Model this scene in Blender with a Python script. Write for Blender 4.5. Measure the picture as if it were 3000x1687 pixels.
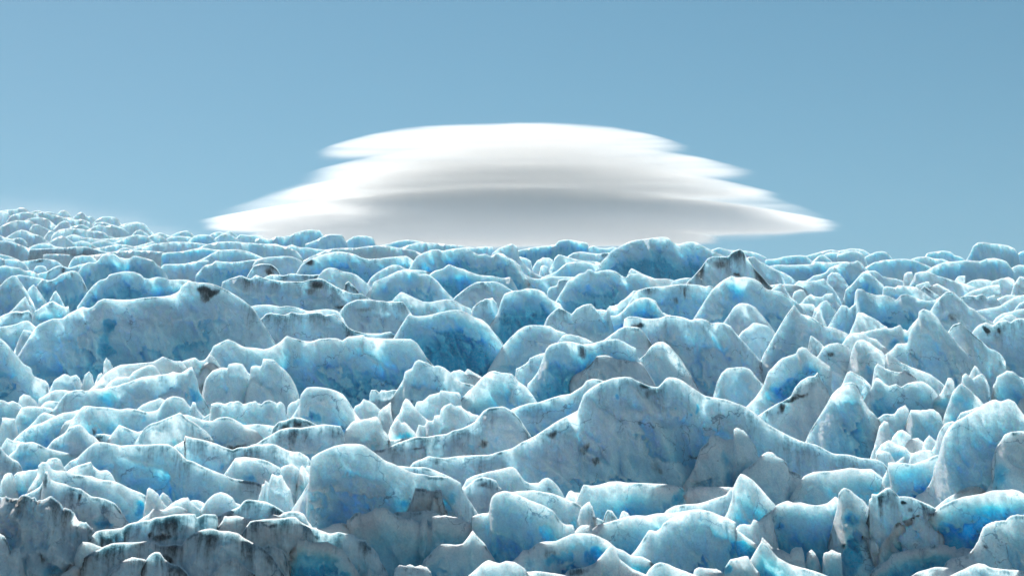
import bpy, math, re
import numpy as np
from math import radians

SKY_HUE, SKY_SAT, SKY_STR = 0.474, 1.22, 0.0505
SUN_STR = 4.1
EXPOSURE = 0.58
QUAL = 1.0
C_WHITE = (0.90, 0.94, 0.95, 1)  # whitest ice tone, also carries the light painted along crests
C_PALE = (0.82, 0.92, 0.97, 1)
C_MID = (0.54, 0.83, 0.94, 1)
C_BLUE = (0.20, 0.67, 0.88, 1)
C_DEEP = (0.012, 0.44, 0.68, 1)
C_GREY = (0.66, 0.70, 0.76, 1)
C_MOT = (0.62, 0.73, 0.81, 1)
C_DIRT = (0.05, 0.05, 0.05, 1)
C_CRACK = (0.10, 0.17, 0.24, 1)
C_VEIL = (0.30, 0.30, 0.30, 1)
SSS_W, SSS_RAD, SSS_SCALE = 1.0, (0.6, 0.88, 1.0), 1.6
HAZE = 0.00008
CLOUD_G = 0.35
CLOUD_COL = (0.997, 0.993, 0.988, 1)
CLOUD = [((490, 155), (1935, 135), 36, 130, 120, 0.011, 2.9),
         ((450, 238), (2180, 228), 112, 140, 160, 0.010, 2.3),
         ((330, 318), (2275, 318), 185, 120, 240, 0.010, 2.1),
         ((70, 405), (2480, 415), 110, 280, 110, 0.006, 1.65),
         ((60, 418), (2490, 425), 286, 160, 370, 0.030, 1.9),
         ((200, 480), (2050, 490), 415, 90, 430, 0.020, 2.2)]

# ---------------------------------------------------------------- scene, camera, sky, sun
scene = bpy.context.scene
for o in list(bpy.data.objects):
    bpy.data.objects.remove(o)

W0, H0 = 3000.0, 1687.0
HFOV = radians(28.0)
F = (W0 / 2) / math.tan(HFOV / 2)          # focal length in photograph pixels
PITCH = radians(9.0)
VY, KD = 552.0, 124900.0                   # vanishing row and scale of the sloping glacier surface
CP, SP = math.cos(PITCH), math.sin(PITCH)

cam_d = bpy.data.cameras.new("camera")
cam = bpy.data.objects.new("camera", cam_d)
scene.collection.objects.link(cam)
cam_d.sensor_width = 36.0
cam_d.lens = 18.0 / math.tan(HFOV / 2)
cam_d.clip_start = 1.0
cam_d.clip_end = 40000.0
cam.rotation_euler = (radians(90) + PITCH, 0, 0)
scene.camera = cam

SUN_EL, SUN_AZ = radians(37.0), radians(-24.0)   # azimuth from +Y (view direction) towards +X
world = bpy.data.worlds.new("World")
scene.world = world
world.use_nodes = True
wn, wl = world.node_tree.nodes, world.node_tree.links
wn.clear()
sky = wn.new("ShaderNodeTexSky")
sky.sky_type = 'NISHITA'
sky.sun_disc = False
sky.sun_elevation = SUN_EL
sky.sun_rotation = SUN_AZ
sky.altitude = 600.0
sky.air_density = 1.0
sky.dust_density = 0.2
sky.ozone_density = 1.6
hsv = wn.new("ShaderNodeHueSaturation")
hsv.inputs['Hue'].default_value = SKY_HUE
hsv.inputs['Saturation'].default_value = SKY_SAT
hsv.inputs['Value'].default_value = 1.0
bg = wn.new("ShaderNodeBackground")
bg.inputs['Strength'].default_value = SKY_STR
wo = wn.new("ShaderNodeOutputWorld")
wl.new(sky.outputs[0], hsv.inputs['Color'])
wl.new(hsv.outputs[0], bg.inputs['Color'])
wl.new(bg.outputs[0], wo.inputs['Surface'])

sun_d = bpy.data.lights.new("sun", 'SUN')
sun_d.energy = SUN_STR
sun_d.angle = radians(0.53)
sun_d.color = (1.0, 0.95, 0.88)
sun = bpy.data.objects.new("sun", sun_d)
scene.collection.objects.link(sun)
from mathutils import Vector
sdir = Vector((math.sin(SUN_AZ) * math.cos(SUN_EL), math.cos(SUN_AZ) * math.cos(SUN_EL), math.sin(SUN_EL)))
sun.rotation_euler = sdir.to_track_quat('Z', 'Y').to_euler()
sun.location = (0, 300, 400)

vs = scene.view_settings
vs.view_transform = 'Standard'
vs.look = 'None'
vs.exposure = EXPOSURE
vs.gamma = 1.0
scene.cycles.max_bounces = 16
scene.cycles.diffuse_bounces = 5
scene.cycles.volume_bounces = 12
scene.cycles.volume_max_steps = 256
scene.cycles.volume_step_rate = 0.6
scene.cycles.use_denoising = True


# ---------------------------------------------------------------- helpers
def to_world(X, Y, Z):
    """camera-aligned coordinates (right, forward, up) to world"""
    return X, Y * CP - Z * SP, Y * SP + Z * CP


_rng = np.random.RandomState(7)
_perm = _rng.permutation(256)
_perm = np.concatenate([_perm, _perm, _perm])
_g = _rng.normal(size=(256, 3))
_g /= np.linalg.norm(_g, axis=1)[:, None]


def perlin(x, y, z):
    x, y, z = np.broadcast_arrays(np.asarray(x, float), np.asarray(y, float), np.asarray(z, float))
    xi, yi, zi = np.floor(x).astype(int), np.floor(y).astype(int), np.floor(z).astype(int)
    xf, yf, zf = x - xi, y - yi, z - zi
    u, v, w = [t * t * t * (t * (t * 6 - 15) + 10) for t in (xf, yf, zf)]

    def grad(a, b, c):
        h = _perm[(_perm[(_perm[(xi + a) & 255] + yi + b) & 255] + zi + c) & 255]
        g = _g[h]
        return g[..., 0] * (xf - a) + g[..., 1] * (yf - b) + g[..., 2] * (zf - c)
    x00 = grad(0, 0, 0) * (1 - u) + grad(1, 0, 0) * u
    x10 = grad(0, 1, 0) * (1 - u) + grad(1, 1, 0) * u
    x01 = grad(0, 0, 1) * (1 - u) + grad(1, 0, 1) * u
    x11 = grad(0, 1, 1) * (1 - u) + grad(1, 1, 1) * u
    return ((x00 * (1 - v) + x10 * v) * (1 - w) + (x01 * (1 - v) + x11 * v) * w) * 1.5


def fbm(x, y, z, n=4, gain=0.5):
    a, f, s = 1.0, 1.0, 0.0
    for i in range(n):
        s = s + a * perlin(x * f + 17.3 * i, y * f + 5.1 * i, z * f + 9.7 * i)
        a *= gain
        f *= 2.03
    return s


def ridged(x, y, z, n=3):
    a, f, s = 1.0, 1.0, 0.0
    for i in range(n):
        s = s + a * (1 - 2 * np.abs(perlin(x * f + 31.3 * i, y * f + 3.1 * i, z * f + 7.7 * i)))
        a *= 0.5
        f *= 2.1
    return s


def sstep(a, b, x):
    t = np.clip((x - a) / (b - a), 0, 1)
    return t * t * (3 - 2 * t)


def grid_mesh(name, P, attrs=None, uv=None):
    """P: rows x cols x 3"""
    nr, nc = P.shape[:2]
    me = bpy.data.meshes.new(name)
    me.vertices.add(nr * nc)
    me.vertices.foreach_set("co", P.reshape(-1).astype(np.float32))
    idx = np.arange(nr * nc).reshape(nr, nc)
    q = np.stack([idx[:-1, :-1], idx[1:, :-1], idx[1:, 1:], idx[:-1, 1:]], -1).reshape(-1, 4)
    nf = len(q)
    me.loops.add(nf * 4)
    me.polygons.add(nf)
    me.loops.foreach_set("vertex_index", q.reshape(-1).astype(np.int32))
    me.polygons.foreach_set("loop_start", (np.arange(nf) * 4).astype(np.int32))
    me.polygons.foreach_set("use_smooth", np.ones(nf, dtype=bool))
    for k, a in (attrs or {}).items():
        at = me.attributes.new(k, 'FLOAT', 'POINT')
        at.data.foreach_set("value", a.reshape(-1).astype(np.float32))
    if uv is not None:
        ul = me.uv_layers.new(name="UVMap")
        ul.data.foreach_set("uv", uv.reshape(-1, 2)[q.reshape(-1)].reshape(-1).astype(np.float32))
    me.update(calc_edges=True)
    me.validate()
    return me


def link(name, me, mat, label=None, cat=None, kind=None, group=None, parent=None):
    o = bpy.data.objects.new(name, me)
    scene.collection.objects.link(o)
    if mat and me:
        me.materials.append(mat)
    if label: o["label"] = label
    if cat: o["category"] = cat
    if kind: o["kind"] = kind
    if group: o["group"] = group
    if parent: o.parent = parent
    return o


# ---------------------------------------------------------------- materials
def ice_material():
    m = bpy.data.materials.new("glacier_ice")
    m.use_nodes = True
    nt = m.node_tree
    N, L = nt.nodes, nt.links
    N.clear()

    def nd(t, **kw):
        n = N.new(t)
        for k, v in kw.items():
            if k in n.inputs: n.inputs[k].default_value = v
            else: setattr(n, k, v)
        return n

    def math_(op, a, b=None, clamp=False):
        n = N.new("ShaderNodeMath"); n.operation = op; n.use_clamp = clamp
        for i, v in enumerate((a, b)):
            if v is None: continue
            if hasattr(v, "is_linked") or hasattr(v, "links"): L.new(v, n.inputs[i])
            else: n.inputs[i].default_value = v
        return n.outputs[0]

    def attr(nm):
        n = N.new("ShaderNodeAttribute"); n.attribute_name = nm
        return n.outputs['Fac']

    def mix(fac, a, b):
        n = N.new("ShaderNodeMix"); n.data_type = 'RGBA'
        if isinstance(fac, float): n.inputs[0].default_value = fac
        else: L.new(fac, n.inputs[0])
        for s, v in ((6, a), (7, b)):
            if isinstance(v, tuple): n.inputs[s].default_value = v
            else: L.new(v, n.inputs[s])
        return n.outputs[2]

    def rng(v, a, b, c=0.0, d=1.0):
        n = N.new("ShaderNodeMapRange"); n.interpolation_type = 'SMOOTHSTEP'
        L.new(v, n.inputs[0])
        for i, t in zip((1, 2, 3, 4), (a, b, c, d)): n.inputs[i].default_value = t
        return n.outputs[0]

    tc = N.new("ShaderNodeTexCoord")
    obj = tc.outputs['Object']

    def noise(scale, detail=4.0, rough=0.55, vec=obj, dist=0.0):
        n = nd("ShaderNodeTexNoise")
        n.inputs['Scale'].default_value = scale
        n.inputs['Detail'].default_value = detail
        n.inputs['Roughness'].default_value = rough
        n.inputs['Distortion'].default_value = dist
        L.new(vec, n.inputs['Vector'])
        return n.outputs['Fac']

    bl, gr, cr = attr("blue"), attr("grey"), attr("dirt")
    big = noise(0.35, 5.0)
    mid = noise(1.6, 6.0, 0.65)
    fine = noise(9.0, 5.0, 0.7)
    # base ice: from near-white crest tone through pale blue to clear deep blue
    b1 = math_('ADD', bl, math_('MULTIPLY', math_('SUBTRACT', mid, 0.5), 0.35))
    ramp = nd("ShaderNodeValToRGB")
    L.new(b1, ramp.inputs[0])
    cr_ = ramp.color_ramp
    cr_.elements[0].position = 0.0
    cr_.elements[0].color = C_WHITE
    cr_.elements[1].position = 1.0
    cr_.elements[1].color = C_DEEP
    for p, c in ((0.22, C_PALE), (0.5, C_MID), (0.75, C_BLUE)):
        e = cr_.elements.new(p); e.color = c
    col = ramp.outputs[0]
    grn = noise(3.3, 6.0, 0.75)
    col = mix(rng(grn, 0.42, 0.70, 0.0, 0.30), col, C_MOT)
    # grey silt film with a mottled edge
    mapd = N.new("ShaderNodeMapping")
    uvd = N.new("ShaderNodeUVMap"); uvd.uv_map = "UVMap"
    L.new(uvd.outputs[0], mapd.inputs[0])
    mapd.inputs['Scale'].default_value = (0.9, 0.13, 1.0)
    dust = noise(1.0, 6.0, 0.65, mapd.outputs[0], 0.8)
    gr = math_('ADD', gr, math_('MULTIPLY', rng(dust, 0.45, 0.72), 0.16))
    g1 = rng(math_('ADD', gr, math_('MULTIPLY', math_('SUBTRACT', mid, 0.5), 0.9)), 0.1, 1.0)
    col = mix(math_('MULTIPLY', g1, 0.85), col, C_GREY)
    # fine mottling
    col = mix(rng(fine, 0.52, 0.75, 0.0, 0.35), col, C_MOT)
    col = mix(rng(fine, 0.38, 0.62, 0.30, 0.0), col, (0.34, 0.50, 0.62, 1))
    # black dirt streaks
    map_ = N.new("ShaderNodeMapping")
    uvn = N.new("ShaderNodeUVMap"); uvn.uv_map = "UVMap"
    L.new(uvn.outputs[0], map_.inputs[0])
    map_.inputs['Scale'].default_value = (5.0, 0.7, 1.0)
    st = noise(1.0, 7.0, 0.72, map_.outputs[0], 0.6)
    speck = noise(4.5, 8.0, 0.8)
    dsum = math_('ADD', cr, math_('MULTIPLY', math_('SUBTRACT', math_('ADD', math_('MULTIPLY', st, 0.6), math_('MULTIPLY', speck, 0.6)), 0.6), 2.4))
    dm = rng(dsum, 0.16, 1.1)
    gate = rng(cr, 0.02, 0.2)
    dm = math_('MULTIPLY', dm, gate)
    col = mix(rng(cr, 0.0, 1.0, 0.0, 0.65), col, C_VEIL)
    col = mix(math_('MULTIPLY', dm, 0.95), col, C_DIRT)
    # thin wandering cracks
    crk = nd("ShaderNodeTexVoronoi"); crk.feature = 'DISTANCE_TO_EDGE'
    crk.inputs['Scale'].default_value = 0.22
    wv = N.new("ShaderNodeVectorMath"); wv.operation = 'ADD'
    nz = nd("ShaderNodeTexNoise"); nz.inputs['Scale'].default_value = 0.8; nz.inputs['Detail'].default_value = 5.0
    L.new(obj, nz.inputs['Vector'])
    sc = N.new("ShaderNodeVectorMath"); sc.operation = 'SCALE'; sc.inputs['Scale'].default_value = 2.2
    L.new(nz.outputs['Color'], sc.inputs[0])
    L.new(obj, wv.inputs[0]); L.new(sc.outputs[0], wv.inputs[1])
    L.new(wv.outputs[0], crk.inputs['Vector'])
    ck = rng(crk.outputs['Distance'], 0.0, 0.012, 1.0, 0.0)
    ck = math_('MULTIPLY', ck, rng(noise(0.5, 3.0), 0.42, 0.6))
    col = mix(math_('MULTIPLY', ck, 0.6), col, C_CRACK)

    bs = nd("ShaderNodeBsdfPrincipled")
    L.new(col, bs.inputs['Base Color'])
    bs.inputs['Roughness'].default_value = 0.58
    bs.inputs['IOR'].default_value = 1.31
    bs.inputs['Specular IOR Level'].default_value = 0.35
    bs.subsurface_method = 'RANDOM_WALK'
    bs.inputs['Subsurface Weight'].default_value = SSS_W
    bs.inputs['Subsurface Radius'].default_value = SSS_RAD
    bs.inputs['Subsurface Scale'].default_value = SSS_SCALE
    bs.inputs['Subsurface Anisotropy'].default_value = 0.3
    # relief
    bh = math_('ADD', math_('MULTIPLY', mid, 1.0), math_('MULTIPLY', fine, 0.45))
    bump = nd("ShaderNodeBump")
    bump.inputs['Strength'].default_value = 0.8
    bump.inputs['Distance'].default_value = 0.3
    L.new(bh, bump.inputs['Height'])
    L.new(bump.outputs[0], bs.inputs['Normal'])
    out = N.new("ShaderNodeOutputMaterial")
    L.new(bs.outputs[0], out.inputs['Surface'])
    return m


ICE = ice_material()

RIDGES = """
H|680||A1|-40,70 0,60 60,50 120,48 165,45 195,30 240,32 270,50 290,75
H|684||A1|290,80 350,62 400,58 440,75 480,70 540,80 570,95 610,62 650,55 690,75 730,130 760,160
H|684.5||A1|700,140 750,115 790,85 820,75 850,90 880,120 910,115 940,135 960,160 1000,190
H|687||A1|930,190 980,145 1030,122 1090,118 1150,125 1190,150 1215,185 1240,200
H|690||A1|1200,215 1260,190 1320,178 1380,172 1440,185 1480,215 1520,265 1550,290
H|690.5||A1|-40,80 0,65 50,68 90,90 110,140 130,190
H|692||A1|60,180 110,110 170,90 220,78 290,75 340,95 360,120 400,150
H|691||A1|320,130 350,90 420,72 500,90 580,110 640,125 700,130 760,150 830,148 900,175 940,215
H|694||A1|200,200 260,150 330,130 400,125 470,140 530,180 600,240
H|695|c2|A1|540,240 600,180 650,160 690,170 720,215 760,250
H|697|g3|A1|-30,240 0,220 50,195 120,165 180,155 240,160 300,160 360,200 400,260 430,280
H|698|c3|A1|330,200 380,195 440,225 520,265 560,300
H|696||A1|700,230 760,210 830,200 900,230 960,265
H|699|g3|A1|860,265 920,235 990,200 1060,215 1120,205 1190,225 1250,245 1300,290
H|694.5||A1|960,180 1040,175 1110,195 1170,210 1230,235
H|696.5||A1|1200,240 1280,200 1340,185 1400,180 1440,205 1480,260 1510,300
H|702||A1|540,290 600,250 690,235 780,240 860,250 920,265 990,265 1050,280 1090,310 1150,330
H|701||A1|450,320 490,265 520,258 560,290 600,320
H|705|g4|A1|60,330 120,290 170,265 220,250 280,265 330,290 400,310 460,350 510,390
H|703|c3|A1|1320,310 1370,260 1410,250 1450,270 1490,300 1520,330
H|700||A1|1550,300 1600,280 1650,290 1700,310 1760,320
H|695.5|b1|A1|1720,310 1770,285 1820,270 1880,260 1920,280 1960,315 1990,330
H|696.3||A1|2090,320 2140,285 2200,270 2260,280 2310,262 2360,290 2400,320
H|702.5||A1|2160,340 2220,300 2300,285 2350,320 2400,350
H|706|c3 b2|A1|1880,380 1930,330 1990,305 2060,300 2120,310 2170,350 2200,390
H|698.5|c2|A1|2380,330 2420,300 2470,305 2520,310 2570,305 2640,320
H|704||A1|1480,330 1540,300 1600,305 1650,330 1700,370
H|701.5||A1|1680,340 1740,320 1820,315 1900,320 1960,345
H|710|b1|A1|1100,400 1180,370 1280,320 1380,300 1470,315 1520,350 1580,400
H|705.5||A1|850,370 930,340 1010,345 1100,340 1200,330 1280,325
H|706.5||A1|650,330 720,300 780,305 850,330 920,330 980,360
H|712||A1|480,390 540,345 620,310 680,335 740,380 820,360 900,380 960,420 1040,450
H|714||A1|280,440 340,405 420,385 500,390 560,420 640,430
H|711||A1|880,400 970,370 1060,360 1150,385 1200,400
H|715||A1|960,440 1060,420 1160,400 1260,400 1350,420 1430,400 1540,370 1600,400 1700,400
H|718||A1|1170,470 1220,440 1280,430 1340,450 1400,470
H|708|g6 c6|A1|-20,320 0,310 60,330 120,345 180,330 230,340 270,380
R|722|g8|A1|-40,365 0,362 80,368 160,385 250,420 340,465 420,510 500,545 560,580
M|724|g10 c7 d7|A1|300,450 400,440 520,438 640,430 760,420 860,420 940,440 1040,465 1120,480|dark grey-brown ice mound among pale ice below the far left skyline
M|722|g8|A1|1300,455 1400,430 1520,400 1640,380 1780,372 1900,375 2000,385 2100,400|low lavender-grey ice mound with a deep blue oval spot in its face
M|726|w6 t2|A1|440,500 560,495 680,500 760,510 900,510 1040,490 1150,470 1300,460 1500,462 1640,475 1700,500|flat sunlit white ice shelf behind the blue double-humped ridge at left
R|728|g2 c2|A1|1990,440 2060,405 2160,380 2300,368 2420,375 2560,388 2680,395 2800,410 2900,430 2980,460 3040,530
L|735|b2|A1|1620,640 1630,490 1680,480 1760,475 1860,465 1960,440 2060,435 2160,450 2220,455
L|750|g5|A1|1900,620 1980,570 2080,520 2190,460 2300,450 2400,450 2500,470 2576,500 2700,560 2800,640
L|760|g6|A1|1610,640 1650,600 1760,598 1860,592 1960,570 2100,560
H|742||A1|-60,500 0,495 90,515 180,550 260,600
B|762||A1|-60,530 0,533 40,550 60,610 80,640
B|757|g3|A1|40,550 100,545 180,560 250,590 290,640
R|752|g6 c7|A1|220,570 300,560 400,545 480,545 560,560 620,600 660,640
B|761||A1|680,640 710,570 750,525 840,508 920,515 970,560 990,600
M|815|b3|A1|780,690 800,650 830,610 900,575 960,580 990,550 1030,505 1100,495 1160,500 1200,530 1260,540 1310,540 1340,515 1400,520 1470,540 1540,560 1580,600 1640,650 1680,710 1700,760|broad pale blue ice wall with two humps and a small turquoise spot near its top
R|790|g4 c8|A1|480,670 540,630 600,610 640,620 700,635 800,600 870,590
H|785||A1|-40,640 0,620 50,610 120,625 200,635 260,665 300,660 370,690 400,740
B|770||A1|335,670 360,620 410,610 460,625 480,665
H|775||A1|370,700 430,680 520,670 600,690 640,720
S|895|b2|A1|-60,900 0,820 60,750 110,720 150,710 180,740 230,810 280,890 330,980 380,1100|smooth pale blue ice pyramid at the left edge, its sharp tip beside a grey slab
L|820|g7 c3|A1|130,720 190,705 280,715 380,735 440,745 480,830
R|850|c8 b3 g2|A1|380,800 430,750 500,760 560,740 610,700 680,670 740,660 790,680 830,740 900,900 950,1000
S|885|b1|A1|260,900 290,840 340,805 380,850 430,920 470,980 520,1060
S|878|g3|A1|500,960 540,890 565,865 600,920 650,1020
M|882|b4 g2|A1|780,1020 830,950 880,880 940,810 1000,760 1070,740 1100,705 1170,685 1260,670 1340,675 1420,700 1450,735 1500,745 1580,725 1660,740 1700,755 1800,750 1900,760 1980,790 2040,830|rounded blue ice dome, upper left, trailing off right into a grey dirt-streaked wall
M|820|b3 c4|A1|1960,780 1970,710 2060,610 2130,595 2170,565 2230,572 2330,578 2440,568 2560,550 2680,530 2760,525
R|822|g5|A2|0,560 90,530 170,522 280,515 380,525 450,560 540,620 650,690
R|1140|b3 g4|B1|340,400 380,350 440,320 540,285 630,282 700,230 790,185 830,165 900,180 940,160 985,110 1040,88 1150,93 1300,95 1450,75 1600,65 1720,50 1800,10 1840,-50 1900,-90 2000,-80 2100,-72 2180,-50 2300,10 2450,100 2560,200|huge grey-blue ice wall at left split by a jagged deep blue hollow
R|960|g4 c5 b2|A2|-350,830 -340,780 -250,740 -150,710 -60,745 0,705 90,740 200,760 330,770 450,775 560,750 660,740 740,785 860,850 980,895 1060,893 1100,920 1150,945 1250,990|long grey-blue ice ridge with black dirt streaks running down from its crest, upper left
R|840|g8 c6|A2|-20,610 60,590 150,600 210,640 240,690
R|870|g6 c7|A2|60,745 150,700 280,710 350,690 450,700 560,705 650,700 740,730 820,780 860,840
R|905|g2|A2|640,700 680,655 730,633 800,640 870,670 960,685 1020,710 1080,760 1150,820 1230,900 1300,970 1340,1020
D|925|g5 c9|A2|880,870 900,790 930,770 970,800 1030,870
R|830|b4 c3|A2|460,600 560,545 640,510 720,485 820,470 920,480 1000,500 1060,530 1140,545 1250,540 1330,530 1420,520 1510,515 1570,550 1610,600 1620,680|wide blue ice ridge with a smooth sagging crest, below the cloud's left half
R|745|w5 t2|A2|480,560 600,500 700,460 800,440 900,435 1000,435 1100,420 1220,410 1330,415 1440,435 1540,450 1620,470 1680,500
B|716|b2 c2|A2|500,395 580,365 650,335 700,308 780,296 860,298 890,335 920,400
B|714|b2 c2|A2|880,400 930,355 985,322 1040,312 1120,316 1180,335 1205,400
R|708|b2|A2|0,345 60,330 140,350 210,318 290,315 340,310 400,280 480,258 560,248 640,258 680,310 720,350|jagged pale blue block on the skyline left of centre with a bright blue spot
R|725|g1|A2|100,395 200,395 300,420 360,400 430,425 520,430 610,445 700,450 800,440
H|706|b1|A2|1260,410 1340,390 1420,365 1520,353 1600,360 1680,375
R|720|g5|A2|1440,440 1520,410 1600,385 1700,378 1820,385 1940,400 2060,410 2170,430 2240,425 2300,420 2380,425
H|740||A2|1030,490 1110,460 1190,430 1250,440 1330,460 1380,500
H|742||A2|1340,520 1370,450 1460,445 1560,455 1640,490 1680,540
R|850|b5|A2|1590,560 1620,520 1690,480 1760,455 1830,448 1880,462 1960,445 2060,435 2140,430 2180,470 2240,500 2310,495 2370,520 2420,485 2480,490 2540,530 2600,560 2660,640 2700,700|long clean blue ice ridge with a scalloped white rim, just under the cloud's centre
B|800|b1|A3|-230,400 -200,320 -130,265 -60,240 0,222 45,245 65,300 75,360 140,440 220,510 320,560
R|855|b1|A2|1120,790 1160,730 1220,680 1290,640 1370,605 1450,612 1510,645 1580,655 1680,660 1770,680 1800,720
M|905|b3|A2|1160,830 1180,780 1260,745 1340,710 1430,665 1510,650 1590,665 1650,700 1700,692 1760,715 1830,770 1880,830 1940,900 2000,950 2080,1010 2130,1060|round pale ice dome with a blue-tinted middle, left of centre behind a low white rim
R|880|b6|A2|1750,700 1800,665 1880,640 1940,598 2010,625 2100,650 2170,680 2260,710 2380,715 2480,740 2560,730|pointed ice crest with a vivid blue triangular hollow below its tip
R|960|b1|B2|1320,115 1370,105 1400,70 1460,20 1530,45 1600,80 1680,115 1760,120 1850,100 1920,90 2000,105 2080,150 2150,180 2230,230
R|920|g4 c5|A2|2000,930 2060,880 2140,820 2220,778 2320,772 2400,770 2480,800 2560,850 2640,900
B|985|c6 b1|B2|2180,180 2230,130 2300,90 2380,80 2420,130 2440,200
M|990|b7|B2|2430,230 2470,100 2500,40 2576,10 2660,0 2730,-20 2830,-10 2900,20 2950,80 3000,110 3060,140|rounded ice block with a deep blue lower half, near the picture's centre
M|1000|g6 c4|B2|860,190 910,140 1000,100 1100,90 1200,100 1320,115 1400,118 1480,118 1520,170 1560,230|grey ice dome with a curved black dirt seam below its crest, left of centre
M|1040|b4|B1|1600,760 1612,520 1640,480 1700,410 1800,370 1812,290 1870,232 1960,235 2040,260|scalloped pale turquoise ice flank, outermost left of three stacked lobes
R|1060|b3|B1|1720,720 1780,580 1850,420 1900,310 1960,250 2000,205 2050,165 2110,155 2170,190 2260,160 2340,165 2420,185 2500,170 2576,150 2700,145 2820,165 2900,160 3000,175 3100,210 3180,200 3300,190 3400,210|long pale blue ice ridge whose left end curls down like a wave
B|1070|b3|B1|1890,640 1910,540 1950,410 2010,370 2080,350 2140,365 2200,400
R|1085|g5 c5|B1|1830,710 1900,650 1990,560 2060,450 2140,370 2200,325 2260,320 2310,345 2400,350 2500,340 2576,320 2636,280 2676,240 2726,228 2796,235 2856,250 2936,220 3016,235 3126,225 3216,225 3276,255 3366,240 3426,290 3496,370 3576,410 3676,430 3826,435 3936,420|grey mottled ice ridge sweeping up from lower left into a pale wavy crest
D|1090|g8 c8|B2|-10,600 40,510 120,470 150,490 160,570
R|1200|b4 g2|B1|1980,800 2050,720 2120,620 2150,560 2210,530 2290,495 2360,520 2460,570 2576,580 2656,595 2736,570 2806,530 2886,462 2956,480 3036,505 3136,515 3216,490 3316,480 3396,485 3446,505 3506,465 3576,460 3656,448 3676,470 3756,480 3876,485 4026,488 4136,490 4196,530 4246,600 4296,680 4356,750 4426,830|broad blue-grey ice wall left of centre with a flat, small-notched crest
M|1120|b8|B2|1540,240 1600,260 1690,258 1780,240 1880,215 1960,200 2030,198 2120,225 2200,270 2280,300 2340,350 2390,420 2460,500 2520,590 2576,690 2650,800|tall arched ice wall streaked with vivid deep blue, left of the centre
M|1130|b2|B3|-100,400 -40,330 0,290 60,232 130,190 210,178 320,182 380,190 440,225 530,255 600,310
D|1170|w3|B2|1960,830 2010,810 2050,800 2090,820 2130,840 2260,870
D|1168|w3|B2|2080,850 2130,790 2200,830 2280,880
M|1250|b2|B2|2060,1100 2130,1020 2200,960 2270,880 2350,820 2400,808 2460,825 2576,840 2640,915 2716,970 2800,1080|smooth pale blue ice hump at centre, behind the long dirty-crested ridge
R|1240|g3 b2 c3|B2|1480,900 1500,820 1570,780 1600,720 1640,700 1720,730 1790,765 1830,755 1900,780 1960,830 2000,890 2060,920 2200,960
B|1235|g9 c6|C2|1130,200 1145,80 1160,40 1200,40 1240,70 1260,45 1330,50 1380,40 1450,40 1500,60 1520,130|dark grey rough-topped ice block behind the small white spikes
R|950|g5 c8|B1|-60,290 0,265 80,230 160,208 220,215 290,200 320,240 320,330
B|955|c6 b2|B1|320,330 350,210 400,180 450,140 530,108 600,150 640,170 690,165 700,220 720,260
S|940|g1|B1|80,240 150,170 220,100 260,70 290,130 330,220
R|1010|g2|B1|-60,385 0,372 150,345 220,315 280,306 330,345 400,400
B|1082|g5 c2|B1|140,620 200,470 235,405 300,408 350,430 385,500 400,600 420,800|lavender-grey round-topped ice block crossed by thin dark cracks, near the left edge
R|1190|b4|B1|-60,460 0,480 60,530 120,600 170,660 240,740 310,780 340,860 410,890 460,910 490,950 480,1020|blue-grey ice slope falling rightward from the left edge
L|1180|g4 j2|B1|490,1030 540,920 600,870 660,840 710,870 770,850 810,900 830,950
D|1183|g3|B1|830,940 850,850 900,820 930,860 950,940
D|1186|g3|B1|950,950 990,850 1020,830 1050,870 1080,930
D|1178|g3|B1|1040,870 1045,720 1070,680 1110,720 1140,790
R|1205|w1 g1|B1|900,1000 960,950 1010,890 1070,830 1150,780 1220,750 1330,740 1440,730 1540,720 1600,690 1640,668 1700,690 1760,712 1830,715
R|1207|w1|B1|1400,880 1560,790 1700,750 1830,715 1900,690 1960,675 2010,710 2060,700 2110,650 2160,680
R|1222|w3|B1|1060,970 1120,910 1180,878 1300,870 1340,820 1420,780 1500,750 1560,760
R|1290|g5 b2|C1|440,340 500,280 560,210 600,150 650,90 700,55 770,40 830,35 850,52 920,35 1060,20 1180,-5 1300,-40 1430,-90 1560,-105 1680,-120 1740,-140 1820,-130 1880,-165 1930,-195 1960,-130 1990,-40 2010,60|long smoky grey ice ridge rising rightward to a small point, blue hollow on its left
R|1210|g2|B1|1960,1000 1990,880 2030,770 2080,725 2150,735 2230,800
L|1230|g3|B1|2030,1050 2070,890 2140,810 2230,775 2290,780 2300,745 2380,730 2440,745 2500,830 2540,860
L|1235|g3|B2|-60,880 -50,770 0,755 50,765 75,690 120,690 180,700 240,760 300,810 350,870 400,960 430,1050|fluted pale ice slab with a round hole through its tip
B|1238|w2|C1|185,180 200,110 240,82 290,95 330,130 375,170 370,200|small round white ice block with a dark hole, left side
H|1225||C1|380,210 390,130 430,110 500,60 560,42 650,40 720,55 800,90
H|1246|g3|C1|400,220 450,165 500,150 590,160 620,200
H|1247|b1|C1|-40,130 0,140 50,150 80,165 130,150 190,180 240,230 260,300
B|1292|b2|C1|140,370 180,280 220,220 290,205 360,205 440,210 520,225 560,260
D|1300|w2|C1|20,360 22,318 90,325 150,330 160,380
R|1310|g4|C1|290,410 350,350 400,290 450,263 500,280 560,300 620,380
R|1340|b5|C1|130,550 200,480 290,410 360,390 420,370 480,340 560,300 640,270 740,255 800,240
B|1345|c4 b2|C1|580,500 620,420 660,360 720,340 780,290 830,240 870,245 890,300 900,380
R|1370|b3 g2|C1|800,240 840,205 880,198 960,210 1080,215 1200,235 1290,225 1380,235 1430,250 1500,260 1590,240 1630,180 1680,125 1740,103 1800,108 1850,130 1890,180 1920,210 1940,160 1970,170 1985,230 2050,300 2130,340 2180,350|pale ice ridge at left with one round hump and a ragged right end
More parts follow.
